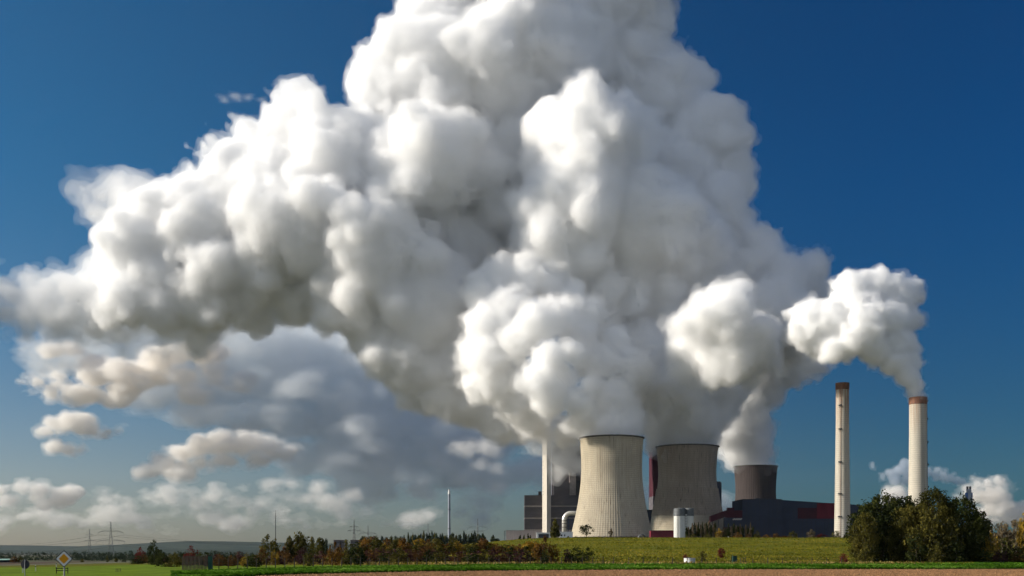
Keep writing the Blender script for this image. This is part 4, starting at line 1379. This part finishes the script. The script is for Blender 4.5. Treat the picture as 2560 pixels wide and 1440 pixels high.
bigs = [
 (2268, 1410, 1270, 110, "large", L_OLIVE, "olive tree standing before the dark middle of the clump", 2, 374),
 (2205, 1409, 1240, 172, "large", L_DARK, "big dark tree, leftmost of the clump hiding the smoking chimney", 0, 385),
 (2162, 1409, 1285, 80, "large", L_OLIVE, "lower olive tree on the left flank of the big dark clump", 1, 372),
 (2335, 1410, 1228, 150, "large", L_OLIVE, "tallest tree of the clump with olive sunlit crown", 2, 368),
 (2262, 1410, 1246, 165, "large", L_DARK, "dark tree filling the middle gap of the clump", 1, 392),
 (2402, 1409, 1246, 138, "large", L_DARK, "dark round tree right of the tallest olive tree", 0, 384),
 (2437, 1409, 1290, 84, "large", L_DARK, "low dark tree at the right end of the clump", 2, 390),
 (2290, 1412, 1330, 60, "bush", L_DARK, "dark undergrowth shrub under the middle of the clump", None, 364),
 (2390, 1411, 1345, 66, "bush", L_DARK, "dark undergrowth shrub below the round dark tree", None, 362),
 (2165, 1411, 1360, 50, "bush", L_OLIVE, "olive undergrowth shrub at the left foot of the clump", None, 360),
 (2340, 1412, 1362, 40, "bush", L_OLIVE, "olive undergrowth shrub at the foot of the tallest tree", None, 356),
]
for x, b, tp, w, kind, lf, lab, var, Y in bigs:
    plant_px("broadleaf_tree" if kind == "large" else "undergrowth_shrub", kind, x, b, tp, w, lf, lab, "tree" if kind == "large" else "shrub", "dark clump of trees at the right", Y=Y, variant=var)
right = [
 (2468, 1408, 1298, 30, "tree", L_BLUEGREEN, "blue green tree just beyond the right end of the dark clump", 480),
 (2505, 1408, 1305, 66, "thin", L_GREYBROWN, "thin grey brown birch with pale stem at the right", 400),
 (2540, 1408, 1300, 60, "thin", L_GREYBROWN, "thin grey brown birch nearest the right edge", 410),
 (2562, 1408, 1292, 40, "tree", L_YELLOW, "yellow tree cut by the right edge of the picture", 395),
 (2478, 1410, 1334, 46, "bush", L_YELLOW, "yellow leaved shrub right of the dark clump", 378),
 (2520, 1410, 1345, 60, "bush", L_OLIVE, "olive shrub under the grey brown birches", 374),
 (2556, 1411, 1352, 44, "bush", L_OLIVE, "olive shrub at the right edge under the yellow tree", 372),
 (2500, 1412, 1376, 60, "bush", L_PURPLE, "low dark brown shrub in front of the birches", 366),
 (2545, 1412, 1380, 50, "bush", L_RUST, "low rusty shrub at the right edge above the crop", 364),
 (2460, 1412, 1372, 40, "bush", L_DARK, "low dark shrub where the clump meets the birches", 362),
]
for x, b, tp, w, kind, lf, lab, Y in right:
    plant_px("birch_tree" if kind == "thin" else ("shrub" if kind == "bush" else "broadleaf_tree"), kind, x, b, tp, w, lf, lab, "shrub" if kind == "bush" else "tree", "autumn trees at the right edge", Y=Y, bark=M_PALEBARK if kind == "thin" else None)

# poplars and bushes along the plant
for i in range(15):
    x = 1716 + i * 5.2 + vrng.uniform(-1, 1)
    plant_px("poplar_tree", "poplar", x, 1349, 1306 + vrng.uniform(-4, 7) + (5 if i < 4 else 0), 7.5, [L_DARK, L_GREYBROWN][i % 2], "slim young poplar in the row before the brown cooling tower", "tree", "row of young poplars before the brown tower", Y=1045 + (i % 3) * 8)
for i in range(11):
    x = 1822 + i * 6.0 + vrng.uniform(-1, 1)
    plant_px("poplar_tree", "poplar", x, 1349, 1312 + vrng.uniform(-6, 4), 7, [L_DARK, L_GREYBROWN][i % 2], "slim young poplar in the row before the dark hall", "tree", "row of young poplars before the dark hall", Y=1048 + (i % 3) * 8)
low = [(1735, 1336, 22, L_OLIVE, "low olive bush under the poplars right of the silos"), (1768, 1335, 24, L_OLIVE, "wider olive bush under the poplars right of the silos"),
       (1797, 1322, 20, L_YELLOW, "yellow green bush in the middle of the crest planting"), (1814, 1320, 30, L_DARK, "dark green bush beside the yellow green one"),
       (1846, 1331, 26, L_ORANGE, "bright orange bush before the left part of the hall"), (1872, 1334, 18, L_RUST, "small rusty bush right of the bright orange bush"),
       (1893, 1327, 18, L_OLIVE, "upright olive bush before the hall front"), (1917, 1336, 26, L_ORANGE, "second orange bush, under the lettering height of the hall front"),
       (1940, 1333, 20, L_RUST, "small rusty bush before the hall corner"), (1983, 1328, 30, L_OLIVE, "rounded olive and yellow bush before the rear hall"),
       (2027, 1325, 26, L_GREYBROWN, "pale grey brown bush before the rear hall"), (2052, 1335, 34, L_RED, "low reddish bush left of the idle chimney foot"),
       (2090, 1327, 26, L_OLIVE, "olive bush at the foot of the idle chimney"), (2116, 1338, 26, L_RUST, "rusty bush right of the idle chimney foot"), (1962, 1340, 40, L_RUST, "low rusty bush at the hall corner")]
for i, (x, tp, w, lf, lab) in enumerate(low):
    plant_px("crest_bush", "bush", x, 1350, tp, w, lf, lab, "bush", "bushes along the crest before the hall", Y=1035 + (i % 4) * 3)
for i, (x, tp, w) in enumerate(((1300, 1337, 8), (1310, 1336, 6), (1320, 1335, 7), (1326, 1337, 6), (1420, 1340, 9), (1440, 1341, 8))):
    plant_px("small_conifer", "conifer", x, 1349, tp, w, L_DARK, "small dark conifer at the foot of the low pinkish building" if x < 1400 else "small dark conifer at the foot of the pump house", "conifer",
             "small conifers by the pinkish building" if x < 1400 else "small conifers by the pump house", Y=1075)

# the autumn belt: (x, base y, top y, width, colour word)
LEAF = {"orange": L_ORANGE, "yellow": L_YELLOW, "olive": L_OLIVE, "rust brown": L_RUST, "purple brown": L_PURPLE, "dark green": L_DARK, "red": L_RED}
belt = []
brng = random.Random(4)
# named individuals first
for row in ((405, 1424, 1376, 44, "dark green"), (436, 1425, 1383, 50, "olive"), (385, 1412, 1352, 40, "dark green"), (476, 1412, 1366, 46, "red"), (350, 1398, 1371, 30, "red"),
            (549, 1420, 1386, 40, "rust brown"), (520, 1421, 1390, 28, "purple brown"), (632, 1424, 1386, 52, "dark green"), (609, 1422, 1393, 22, "yellow"), (577, 1421, 1388, 30, "rust brown"), (687, 1412, 1376, 26, "yellow"), (672, 1408, 1339, 60, "olive"),
            (750, 1408, 1334, 46, "olive"), (724, 1408, 1342, 26, "olive"), (728, 1406, 1358, 50, "orange"), (770, 1420, 1376, 34, "olive"), (800, 1406, 1346, 36, "olive"), (838, 1415, 1357, 42, "orange"),
            (868, 1411, 1352, 44, "olive"), (893, 1412, 1356, 50, "dark green"), (793, 1400, 1370, 50, "dark green"), (705, 1410, 1376, 44, "rust brown"),
            (1365, 1409, 1345, 40, "rust brown"), (1345, 1410, 1360, 34, "orange"), (1388, 1409, 1364, 34, "orange"), (1440, 1409, 1366, 50, "dark green"), (1468, 1407, 1372, 40, "dark green"), (1418, 1409, 1372, 26, "purple brown"), (1362, 1411, 1374, 24, "dark green"), (600, 1412, 1380, 40, "purple brown"), (655, 1412, 1372, 40, "rust brown")):
    belt.append(row)
for i in range(9):
    belt.append((452 + i * 22 + brng.uniform(-6, 6), 1417 + brng.uniform(-3, 3), 1396 + brng.uniform(-6, 5), brng.uniform(26, 40), ["rust brown", "olive", "dark green"][i % 3]))
for i in range(16):
    belt.append((338 + i * 20 + brng.uniform(-6, 6), 1406 + brng.uniform(-4, 8), 1385 + brng.uniform(-6, 6), brng.uniform(26, 44), ["dark green", "rust brown", "olive", "dark green", "purple brown", "olive"][i % 6]))
cols = ["orange", "rust brown", "purple brown", "olive", "rust brown", "orange", "purple brown", "yellow", "olive", "dark green"]
for i in range(34):                      # back rows
    x = 905 + i * 13.2
    belt.append((x + brng.uniform(-5, 5), 1400 + brng.uniform(-2, 2), 1352 + brng.uniform(-7, 8) + max(0, (x - 1200) * .05), brng.uniform(34, 54), ["olive", "orange", "rust brown", "olive", "yellow", "rust brown", "olive"][i % 7]))
for i in range(24):                      # front row, lower and darker
    x = 912 + i * 17.6
    belt.append((x + brng.uniform(-5, 5), 1408 + brng.uniform(-1.5, 1), 1374 + brng.uniform(-6, 8), brng.uniform(38, 58), ["purple brown", "rust brown", "purple brown", "dark green", "purple brown", "olive"][i % 6]))
for i in range(10):
    x = 690 + i * 22
    belt.append((x, 1409 + brng.uniform(-2, 2), 1378 + brng.uniform(-8, 6), brng.uniform(36, 50), ["purple brown", "rust brown", "orange", "purple brown", "rust brown"][i % 5]))
words_ = ["first", "second", "third", "fourth", "fifth", "sixth", "seventh", "eighth", "ninth", "tenth", "eleventh", "twelfth", "thirteenth", "fourteenth", "fifteenth", "sixteenth", "seventeenth",
          "eighteenth", "nineteenth", "twentieth", "twenty-first", "twenty-second", "twenty-third", "twenty-fourth", "twenty-fifth", "twenty-sixth", "twenty-seventh", "twenty-eighth", "twenty-ninth"] + ["thirtieth", "thirty-first", "thirty-second", "thirty-third", "thirty-fourth", "thirty-fifth", "thirty-sixth", "thirty-seventh", "thirty-eighth", "thirty-ninth", "fortieth"]
by = {}
for row in sorted(belt): by.setdefault(row[4], []).append(row)
for colr, rows in by.items():
    for i, (x, b, tp, w, _c) in enumerate(rows):
        zone = "behind the long fence" if x > 540 else "by the bright green field"
        tall = (b - tp) > 46
        plant_px("autumn_shrub", "tree" if (tall and brng.random() < .6) else "bush", x, b, tp, w, LEAF[colr], "%s from the left of the %s shrubs %s" % (words_[i], colr, "in the autumn belt"), "shrub",
                 "autumn shrub belt left of the plant", Y=max(320, min(520, 3.0 * FPX / max(16.0, b - HORIZON))) + (1408 - b) * 4)

# dark poplar wood behind the belt, and scattered far trees
for i in range(34):
    x = 1012 + i * 6.7 + brng.uniform(-2, 2)
    if 1218 < x < 1228: continue
    plant_px("poplar_tree", "poplar", x, 1358, 1334 + brng.uniform(-4, 5) + (3 if x < 1030 or x > 1215 else 0), brng.uniform(9, 13), [L_BLUEGREEN, L_DARK, L_BLUEGREEN, L_OLIVE][i % 4],
             "dark poplar in the dense row behind the autumn belt, under the slim chimney", "tree", "dense row of dark poplars under the slim chimney", Y=1250 + (i % 4) * 25)
for i, x in enumerate((965, 978, 990, 1002, 940, 925, 955, 912, 1242, 1233, 780, 815, 905)):
    plant_px("background_tree", "tree", x, 1362, 1346 + brng.uniform(-6, 4), brng.uniform(14, 22), [L_BLUEGREEN, L_OLIVE, L_BLUEGREEN][i % 3],
             "greyish green tree standing behind the autumn belt among others alike", "tree", "greyish trees behind the autumn belt", Y=1000 + (i % 5) * 30)
# far tree line across the plain on the left
def wood(name, x0, x1, base_y, top, Y, n, leaf, seed, label):
    rng = random.Random(seed)
    out = []
    for i in range(n):
        x = x0 + (x1 - x0) * (i + rng.uniform(-.6, .6)) / n
        s_ = Y / FPX
        hh = (base_y - top) * s_ * rng.uniform(.65, 1.1)
        p = px(x, base_y, Y * rng.uniform(.97, 1.05)); p.z = ground_z(p.x, p.y) - .3
        co = crown_arrays(rng, 260, BUSH, .06, 22, shell=.3, clump_r=.18)
        co = co * np.array([hh * rng.uniform(.8, 1.4)] * 2 + [hh]) + np.array(p)
        out.append(co)
    co = np.concatenate(out).astype(np.float32)
    me = bpy.data.meshes.new(name)
    k = len(co)
    me.vertices.add(k); me.vertices.foreach_set("co", co.ravel())
    me.loops.add(k); me.loops.foreach_set("vertex_index", np.arange(k, dtype=np.int32))
    me.polygons.add(k // 4); me.polygons.foreach_set("loop_start", np.arange(0, k, 4, dtype=np.int32))
    me.update(calc_edges=True)
    return tag(link(name, me, leaf), label, "woodland", kind="stuff")
wood("far_woodland", -40, 420, 1401, 1381, 760, 70, L_BLUEGREEN, 3, "dark blue green tree line across the plain on the left")
wood("far_woodland", 180, 640, 1399, 1378, 900, 60, L_BLUEGREEN, 4, "darker wood behind the red trees at the left of the belt")
wood("far_woodland", -60, 900, 1388, 1379, 3400, 120, L_BLUEGREEN, 5, "faint line of distant trees below the hills")
for i, (x, b, tp, w, lf, lab) in enumerate(((35, 1410, 1392, 26, L_RUST, "rusty bush beside the green roofed shed"), (52, 1409, 1393, 20, L_OLIVE, "olive bush right of the rusty one by the shed"),
     (205, 1407, 1396, 12, L_OLIVE, "small olive bush before the far tree line"), (268, 1404, 1390, 9, L_OLIVE, "slender small tree on the plain right of the diamond sign"), (290, 1404, 1393, 9, L_OLIVE, "second slender small tree on the plain right of the diamond sign"), (310, 1412, 1400, 14, L_DARK, "dark small bush at the edge of the bright green field"))):
    plant_px("field_bush", "bush", x, b, tp, w, lf, lab, "bush", Y=470 if x < 100 else 560)
PL = 1480.0
main_rows = [
 # crest
 (1150,-20,105,30),(1300,-70,190,60),(1480,-50,200,90),(1570,70,95,60),(1580,160,110,60),(1640,240,110,60),
 (1740,350,108,60),(1790,440,82,60),(1765,560,100,60),(1680,440,130,60),
 (1010,150,98,0),(962,225,108,0),(1100,200,165,10),(1250,180,170,20),(1400,150,180,40),
 # left shoulder
 (760,262,74,0),(740,340,110,0),(625,345,66,0),(600,430,108,0),(480,495,78,0),(400,525,75,0),
 (350,610,80,0),
 
 # inner mass
 (560,560,140,20),(700,480,160,0),(850,420,165,-40),(1000,430,150,-60),(1200,440,150,60),(1070,390,122,-150),
 (760,560,140,-90),(930,630,140,-110),(1060,760,140,-40),(700,650,110,-30),(560,660,100,-10),(430,690,85,0),
 (330,745,75,0),(640,735,60,-30),(880,720,115,-40),(960,830,100,-30),(1040,920,92,-20),(1025,975,48,-20),
 (1110,960,85,-20),(1180,1000,66,-20),(1250,1020,76,-20),(1330,1050,58,-20),(1180,880,120,0),(1250,600,110,130),(1120,610,130,60),(1320,520,90,110),(1300,640,90,120),(1190,560,80,60),(1150,760,100,40),(820,580,130,20),(420,765,80,0),(520,755,90,0),(620,770,70,20),(740,740,80,0),
 # bright dome in the middle
 (1470,380,140,-150),(1395,350,75,-150),(1600,330,70,-140),(1530,300,70,-150),(1450,500,148,-170),(1420,600,120,-160),(1570,540,150,-120),
 (1660,600,130,-60),(1740,690,105,30),(1500,700,130,-40),(1620,720,110,-10),(1840,330,25,40),(1845,415,32,20),
 (1790,500,70,0),
 # right shoulder
 (1905,630,62,40),(1960,690,70,50),(2035,665,52,60),(1950,770,85,30),(1850,680,80,80),(1830,770,110,110),
]
front_rows = [
 (1530,1100,54,0),(1495,1092,34,0),(1570,1092,28,0),(1525,1068,44,0),(1565,1055,44,30),(1500,1078,22,-44),(1532,1070,22,-54),(1562,1078,18,-44),(1475,1078,20,-30),
 (1468,1048,38,-70),(1450,1006,42,-110),(1478,962,34,-130),(1494,940,20,-140),(1440,1050,32,-60),
 (1372,1002,44,-90),(1348,948,50,-120),(1372,898,48,-120),(1425,884,38,-120),(1400,945,40,-70),(1462,885,30,-100),
 (1530,990,62,30),(1570,930,58,50),(1500,905,56,30),(1540,860,46,50),
 (1250,955,62,30),(1235,895,58,0),(1300,1005,52,50),(1335,1045,48,80),(1420,1078,36,100),(1190,960,40,50),
 (1296,852,56,-50),(1345,805,52,-80),(1402,796,50,-60),(1448,838,50,-20),(1472,786,40,10),
 (1222,806,52,0),(1212,722,46,30),(1252,700,52,40),(1318,690,56,30),(1372,702,54,40),(1418,732,40,40),(1270,765,52,-10),(1238,850,54,10),(1182,880,44,40),
]
second_rows = [
 (1715,1122,56,0),(1672,1114,34,0),(1762,1112,34,0),(1640,1060,50,10),(1720,1045,88,0),(1790,1030,42,0),(1700,960,92,-20),(1600,885,92,-20),(1545,850,52,0),(1700,890,108,0),(1620,960,80,0),
 (1760,960,82,10),(1628,1120,22,60),
 (1815,778,72,-400),(1838,738,34,-410),(1768,785,54,-400),(1690,812,28,-350),(1725,806,44,-370),(1580,835,46,0),(1820,870,96,-320),(1760,880,80,-270),(1880,850,70,-310),(1795,960,80,30),
]
third_rows = [
 (1888,1170,42,0),(1868,1164,28,0),(1880,1118,54,0),(1842,1130,36,0),(1845,1060,74,-10),(1850,985,80,-30),(1905,850,104,-60),(1880,930,84,-50),(1960,870,80,-60),(1935,790,80,-40),(1970,850,74,-200),(1965,760,84,-260),(2010,720,56,-280),(2035,830,56,-300),(1900,720,70,-200),(2040,900,40,-320),
]
veil_rows = [
 (1380,1100,46,0),(1412,1140,36,10),(1402,1172,20,10),(1445,1160,22,10),(1350,1065,50,0),(1430,1095,42,0),(1310,1075,36,20),(1395,1195,10,10),(1425,1180,14,10),
]
stack_rows = [
 (2295,990,19,0),(2289,968,24,-4),(2266,940,30,-6),(2230,905,36,-10),(2190,876,40,-14),(2245,860,48,6),(2135,850,44,-22),(2165,806,50,-30),
 (2225,800,48,-10),(2270,800,34,20),(2150,770,50,10),(2240,750,58,40),(2130,722,44,20),(2190,722,50,30),(2272,738,34,40),(2075,800,54,20),(2030,785,40,30),(2010,830,42,40),(2085,872,38,0),(2110,760,44,30),(2050,850,46,40),(2000,790,30,50),
 (2262,900,38,10),
]
tail_rows = [
 (345,500,46,0),(305,505,44,0),(272,470,22,0),(250,490,32,0),(205,470,22,0),(182,462,16,0),(240,535,36,0),(275,560,38,0),(320,570,48,0),(215,505,24,0),
 (330,640,60,0),(270,690,56,0),(215,700,40,0),(170,720,44,0),(120,715,30,0),(80,735,40,0),(30,710,26,0),(20,740,44,0),(-30,730,44,0),(-90,750,70,0),(60,775,44,0),
 (0,785,40,0),(120,775,50,0),(190,775,50,0),(260,770,60,0),(340,790,60,20),(420,800,66,20),(500,805,70,30),(-60,780,50,0),(150,815,36,20),(230,820,44,20),(300,835,50,40),(60,812,26,10),
 (400,842,40,40),(60,700,34,0),(150,690,34,0),(230,660,44,0),(290,640,50,0),(100,760,50,0),(10,775,46,0),(-40,770,60,0),(210,740,60,0),(300,730,66,0),(250,800,46,10),(150,795,46,10),
]
def steam(name, rows, Y0, mats, voxel, counts, ratio, rough, shells, seed, label, cat="steam plume", jut=0.92, flat=1.0, group=None):
    rng = np.random.default_rng(seed)
    base = lobes(rows, Y0)
    zr = 0.0
    if flat != 1.0:                       # built round, then pressed flat about its middle height
        zr = float(base[:, 2].mean())
        base[:, 2] = zr + (base[:, 2] - zr) / flat
    sp = fractal_spheres(base, rng, counts, ratio, jut)
    sp = sp[sp[:, 3] > voxel * 0.8]
    me = shells_mesh(name, billow_field(sp, voxel, rough, seed), voxel, shells, flat, zr)
    return tag(link(name, me, mats), label, cat, group)

cnt, rat = (22, 12, 5), ((0.16, 0.40), (0.2, 0.42), (0.28, 0.45))
def ramp_mats(name, dens):
    return [steam_mat("%s_%s" % (name, w), d) for w, d in zip(("core", "body", "skin", "wisp"), dens)]
S_TOWER = ramp_mats("tower_steam", (0.12, 0.07, 0.036, 0.011))
S_BANK = ramp_mats("drifting_steam", (0.075, 0.045, 0.026, 0.009))
S_TAIL = ramp_mats("ragged_steam", (0.045, 0.028, 0.015, 0.005))
S_STACK = ramp_mats("stack_smoke", (0.16, 0.09, 0.05, 0.016))
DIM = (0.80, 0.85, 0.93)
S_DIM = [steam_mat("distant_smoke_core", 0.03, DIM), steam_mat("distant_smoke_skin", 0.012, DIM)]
def ramp(u):
    """Four nested shells, u metres being the fineness of the steam: torn outside, solid inside."""
    return [(-3.4 * u, [(6 * u, .9 * u)]), (-1.0 * u, [(5 * u, .9 * u)]), (0.6 * u, [(4 * u, 1.0 * u), (9 * u, .8 * u)]), (2.2 * u, [(4.5 * u, 1.6 * u), (11 * u, 1.6 * u)])]

steam("steam_plume", main_rows, PL + 60, S_BANK, 2.7, cnt, rat, ((7, 1.6), (13, 3.0), (28, 4.0), (64, 7.0), (150, -6.0)), ramp(1.8), 1,
      "huge white steam cloud filling the sky above the cooling towers and drifting left")
steam("steam_plume", tail_rows, PL + 90, S_TAIL, 3.4, (16, 9), ((0.2, 0.5), (0.25, 0.5)), ((10, 3.0), (20, 5.0), (44, 8.0), (100, -9.0)), ramp(3.4), 8,
      "thin ragged tail of steam shredding towards the left edge of the picture")
steam("steam_plume", front_rows, PL - 80, S_TOWER, 2.1, cnt, rat, ((5, 1.1), (10, 2.4), (20, 3.6), (46, 5.0)), ramp(1.6), 2,
      "bright steam plume boiling up left from the front cooling tower")
steam("steam_plume", second_rows, T2Y, S_TOWER, 2.3, cnt, rat, ((7, 1.2), (13, 2.4), (26, 3.6), (60, 5.0)), ramp(1.9), 3,
      "shaded blue grey steam plume rising from the brown cooling tower")
steam("steam_plume", third_rows, T3Y, S_TOWER, 2.7, cnt, rat, ((7, 1.2), (13, 2.4), (26, 3.6), (60, 5.0)), ramp(2.3), 4,
      "steam plume leaning left from the smallest and darkest cooling tower")
steam("smoke_plume", stack_rows, CH2Y, S_STACK, 1.3, cnt, rat, ((3.5, .8), (7, 1.6), (15, 2.4)), ramp(.9), 5,
      "dense white cauliflower smoke pouring left from the wide smoking chimney", "smoke plume")
S_VEIL, S_VEILSKIN = steam_mat("veil_core", 0.030), steam_mat("veil_skin", 0.014)
steam("steam_plume", veil_rows, 1490, [S_VEIL, S_VEILSKIN], 2.6, (16, 8), ((0.2, 0.5), (0.25, 0.5)), ((8, 2.0), (18, 4.0), (40, 5.0)), [(-3, [(12, 2)]), (3.0, [(8, 3.0), (22, 4)])], 7,
      "thin steam veil sinking in front of the boiler house left of the front tower")
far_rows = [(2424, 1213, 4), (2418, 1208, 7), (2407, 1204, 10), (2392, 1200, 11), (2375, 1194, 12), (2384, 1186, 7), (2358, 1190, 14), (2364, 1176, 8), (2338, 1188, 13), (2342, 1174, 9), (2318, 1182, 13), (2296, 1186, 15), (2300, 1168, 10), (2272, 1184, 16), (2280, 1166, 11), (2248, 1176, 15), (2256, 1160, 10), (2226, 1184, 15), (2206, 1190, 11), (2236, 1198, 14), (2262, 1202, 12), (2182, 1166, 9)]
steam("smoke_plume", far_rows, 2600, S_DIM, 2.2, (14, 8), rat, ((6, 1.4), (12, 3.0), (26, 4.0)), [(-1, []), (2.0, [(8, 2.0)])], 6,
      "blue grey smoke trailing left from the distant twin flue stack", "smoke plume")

# ------------------------------------------------------------------ clouds far behind the plant, beyond the hazy air
C_WARMLIGHT = (.995, .975, .945)  # cream tint puts the low sun's warm light into the clouds
C_MATS = [steam_mat("cloud_core", 0.0085, C_WARMLIGHT), steam_mat("cloud_body", 0.0032, C_WARMLIGHT), steam_mat("cloud_skin", 0.0013, C_WARMLIGHT)]
C_THIN = [steam_mat("thin_cloud_core", 0.0020, C_WARMLIGHT), steam_mat("thin_cloud_body", 0.0011, C_WARMLIGHT), steam_mat("thin_cloud_skin", 0.0006, C_WARMLIGHT)]
C_SHADE = (.86, .892, .92)  # absorbing grey stands in for the steam's shadow on the sheet
C_SHEET = [steam_mat("sheet_cloud_core", 0.0013, C_SHADE), steam_mat("sheet_cloud_body", 0.0008, C_SHADE), steam_mat("sheet_cloud_skin", 0.0004, C_SHADE)]
def cloud(rows, Y0, label, flat=0.6, mats=None, seed=1, k=1.0, extra=2, vox=1.35):
    """k scales the roughness; the voxel is vox picture-pixels at the cloud's distance."""
    r_ = random.Random(seed)
    voxel = vox * 2.5 * Y0 / FPX
    k *= Y0 / 9000.0
    more = []
    for x, y, r in rows:                    # break the hand-set lumps up
        for _ in range(extra):
            a, q = r_.uniform(0, 6.28), r_.uniform(.3, 1.0)
            more.append((x + math.cos(a) * r * q, y + math.sin(a) * r * .7 * q, r * r_.uniform(.35, .7), r_.uniform(-1, 1) * r))
    rows = [(x, y, r * .85, r_.uniform(-.5, .5) * r) for x, y, r in rows] + more
    rough = ((300 * k, -34 * k), (120 * k, 24 * k), (50 * k, 14 * k), (24 * k, 7 * k))
    return steam("cloud", rows, Y0, mats or C_MATS, voxel, (12, 8), ((0.3, 0.55), (0.3, 0.5)), rough,
                 [(-24 * k, [(40 * k, 10 * k)]), (0, [(30 * k, 8 * k)]), (26 * k, [(36 * k, 14 * k), (120 * k, 20 * k)])], seed, label, "cloud", flat=flat)
cloud([(110, 1075, 20), (140, 1060, 26), (185, 1055, 36), (230, 1072, 26), (270, 1076, 20), (300, 1074, 14), (130, 1120, 22), (170, 1128, 20), (200, 1126, 14)], 13500,
      "small white cumulus cloud alone at the left below the big steam bank", 0.75, seed=11, k=.8)
cloud([(370, 1180, 26), (410, 1165, 38), (460, 1172, 42), (500, 1160, 32), (450, 1135, 32), (500, 1120, 36), (560, 1115, 40), (620, 1110, 38), (670, 1120, 36), (560, 1150, 34), (720, 1130, 28), (640, 1150, 30)], 13500,
      "cream cumulus cloud with lit upper lumps in the middle of the left sky", 0.7, seed=12)
cloud([(90, 960, 34), (150, 940, 42), (220, 935, 46), (300, 930, 50), (380, 935, 50), (460, 940, 44), (540, 930, 44), (120, 985, 30), (200, 985, 40), (300, 985, 40), (60, 955, 20), (130, 875, 28), (180, 870, 26), (400, 890, 50), (520, 880, 50), (600, 940, 40), (480, 990, 40)], 13000,
      "long lumpy cream cloud bank with bright left end under the steam", 0.65, seed=13, k=.9, vox=1.6)
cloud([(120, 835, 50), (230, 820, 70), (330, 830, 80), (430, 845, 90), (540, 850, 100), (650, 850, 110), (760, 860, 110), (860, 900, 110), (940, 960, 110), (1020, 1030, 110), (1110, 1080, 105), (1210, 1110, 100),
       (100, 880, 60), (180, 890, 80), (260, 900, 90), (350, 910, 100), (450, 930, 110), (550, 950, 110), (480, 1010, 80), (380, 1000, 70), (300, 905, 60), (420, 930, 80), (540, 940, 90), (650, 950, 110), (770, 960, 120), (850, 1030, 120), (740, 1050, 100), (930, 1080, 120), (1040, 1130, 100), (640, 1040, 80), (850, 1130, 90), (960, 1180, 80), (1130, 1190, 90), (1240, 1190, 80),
       (1340, 1170, 70), (1420, 1200, 70), (1520, 1210, 60), (1640, 1230, 50), (760, 1140, 70), (1300, 1080, 70), (1050, 1230, 60), (1200, 1260, 60), (900, 1220, 60), (1780, 1250, 50)], 17000, "broad cloud sheet under the drifting steam, its shade put into the grey colour", 0.6, C_SHEET, seed=14, k=1.3, extra=3, vox=2.6)
cloud([(i * 54 - 60, 1296 + 14 * math.sin(i * 1.7), 26 + 10 * math.sin(i * 2.3)) for i in range(22)] + [(260 + i * 56, 1250 + 10 * math.sin(i * 2.1), 28 + 8 * math.cos(i * 1.9)) for i in range(12)] + [(420 + i * 62, 1222 + 8 * math.sin(i * 1.1), 24 + 8 * math.cos(i * 2.9)) for i in range(7)], 15000,
      "low pinkish cloud band stretched along the left horizon", 0.6, C_THIN, seed=15, k=1.0, extra=4, vox=1.6)
cloud([(0, 1225, 32), (50, 1218, 30), (90, 1222, 28), (20, 1250, 36), (150, 1245, 26), (175, 1232, 20), (110, 1265, 28)], 14500,
      "pale cumulus cloud cut by the left edge low over the hills", 0.7, seed=16)
cloud([(1170, 1125, 26), (1220, 1118, 24), (1200, 1165, 24), (1235, 1175, 20), (1180, 1190, 16), (1240, 1215, 18), (1230, 1130, 18)], 13000,
      "faint pink cloud puffs left of the boiler house", 0.8, C_THIN, seed=17)
cloud([(2415, 1216, 20), (2440, 1208, 22), (2468, 1202, 20), (2492, 1196, 18), (2506, 1206, 16), (2545, 1222, 22), (2575, 1216, 20), (2600, 1226, 30), (2440, 1238, 26), (2480, 1240, 30), (2390, 1240, 18), (2452, 1282, 20), (2480, 1278, 24), (2520, 1262, 26), (2560, 1272, 30), (2520, 1296, 26), (2590, 1290, 34), (2470, 1306, 22)], 14000,
      "cream cumulus cloud behind the distant twin flue stack at the right", 0.75, seed=18, k=.75, vox=1.1)
cloud([(2220, 1232, 16), (2245, 1230, 18), (2270, 1234, 14), (2215, 1256, 16), (2255, 1258, 16)], 13000,
      "small cream cloud between the two tall chimneys low over the trees", 0.8, seed=19, k=.7)

cloud([(560, 246, 12), (590, 242, 16), (620, 244, 15), (655, 250, 12), (690, 258, 9)], 13000,
      "tiny faint wisp of cloud in the blue sky above the left shoulder of the steam", 0.5, C_THIN, seed=21, k=.5)

# ------------------------------------------------------------------ the hazy air over the plain
bm = bmesh.new()
box(bm, (0, 5500, 448.5), (30000, 14000, 903))
hz = bpy.data.materials.new("hazy_air")
hz.use_nodes = True
ht = hz.node_tree
ht.nodes.clear()
ho, hv = ht.nodes.new("ShaderNodeOutputMaterial"), ht.nodes.new("ShaderNodeVolumePrincipled")
hv.inputs["Color"].default_value = (0.80, 0.90, 1.0, 1)
hv.inputs["Density"].default_value = 1.1e-5
hv.inputs["Anisotropy"].default_value = 0.5
ht.links.new(hv.outputs[0], ho.inputs["Volume"])
tag(link("haze", bm_mesh("haze", bm), hz), kind="stuff")
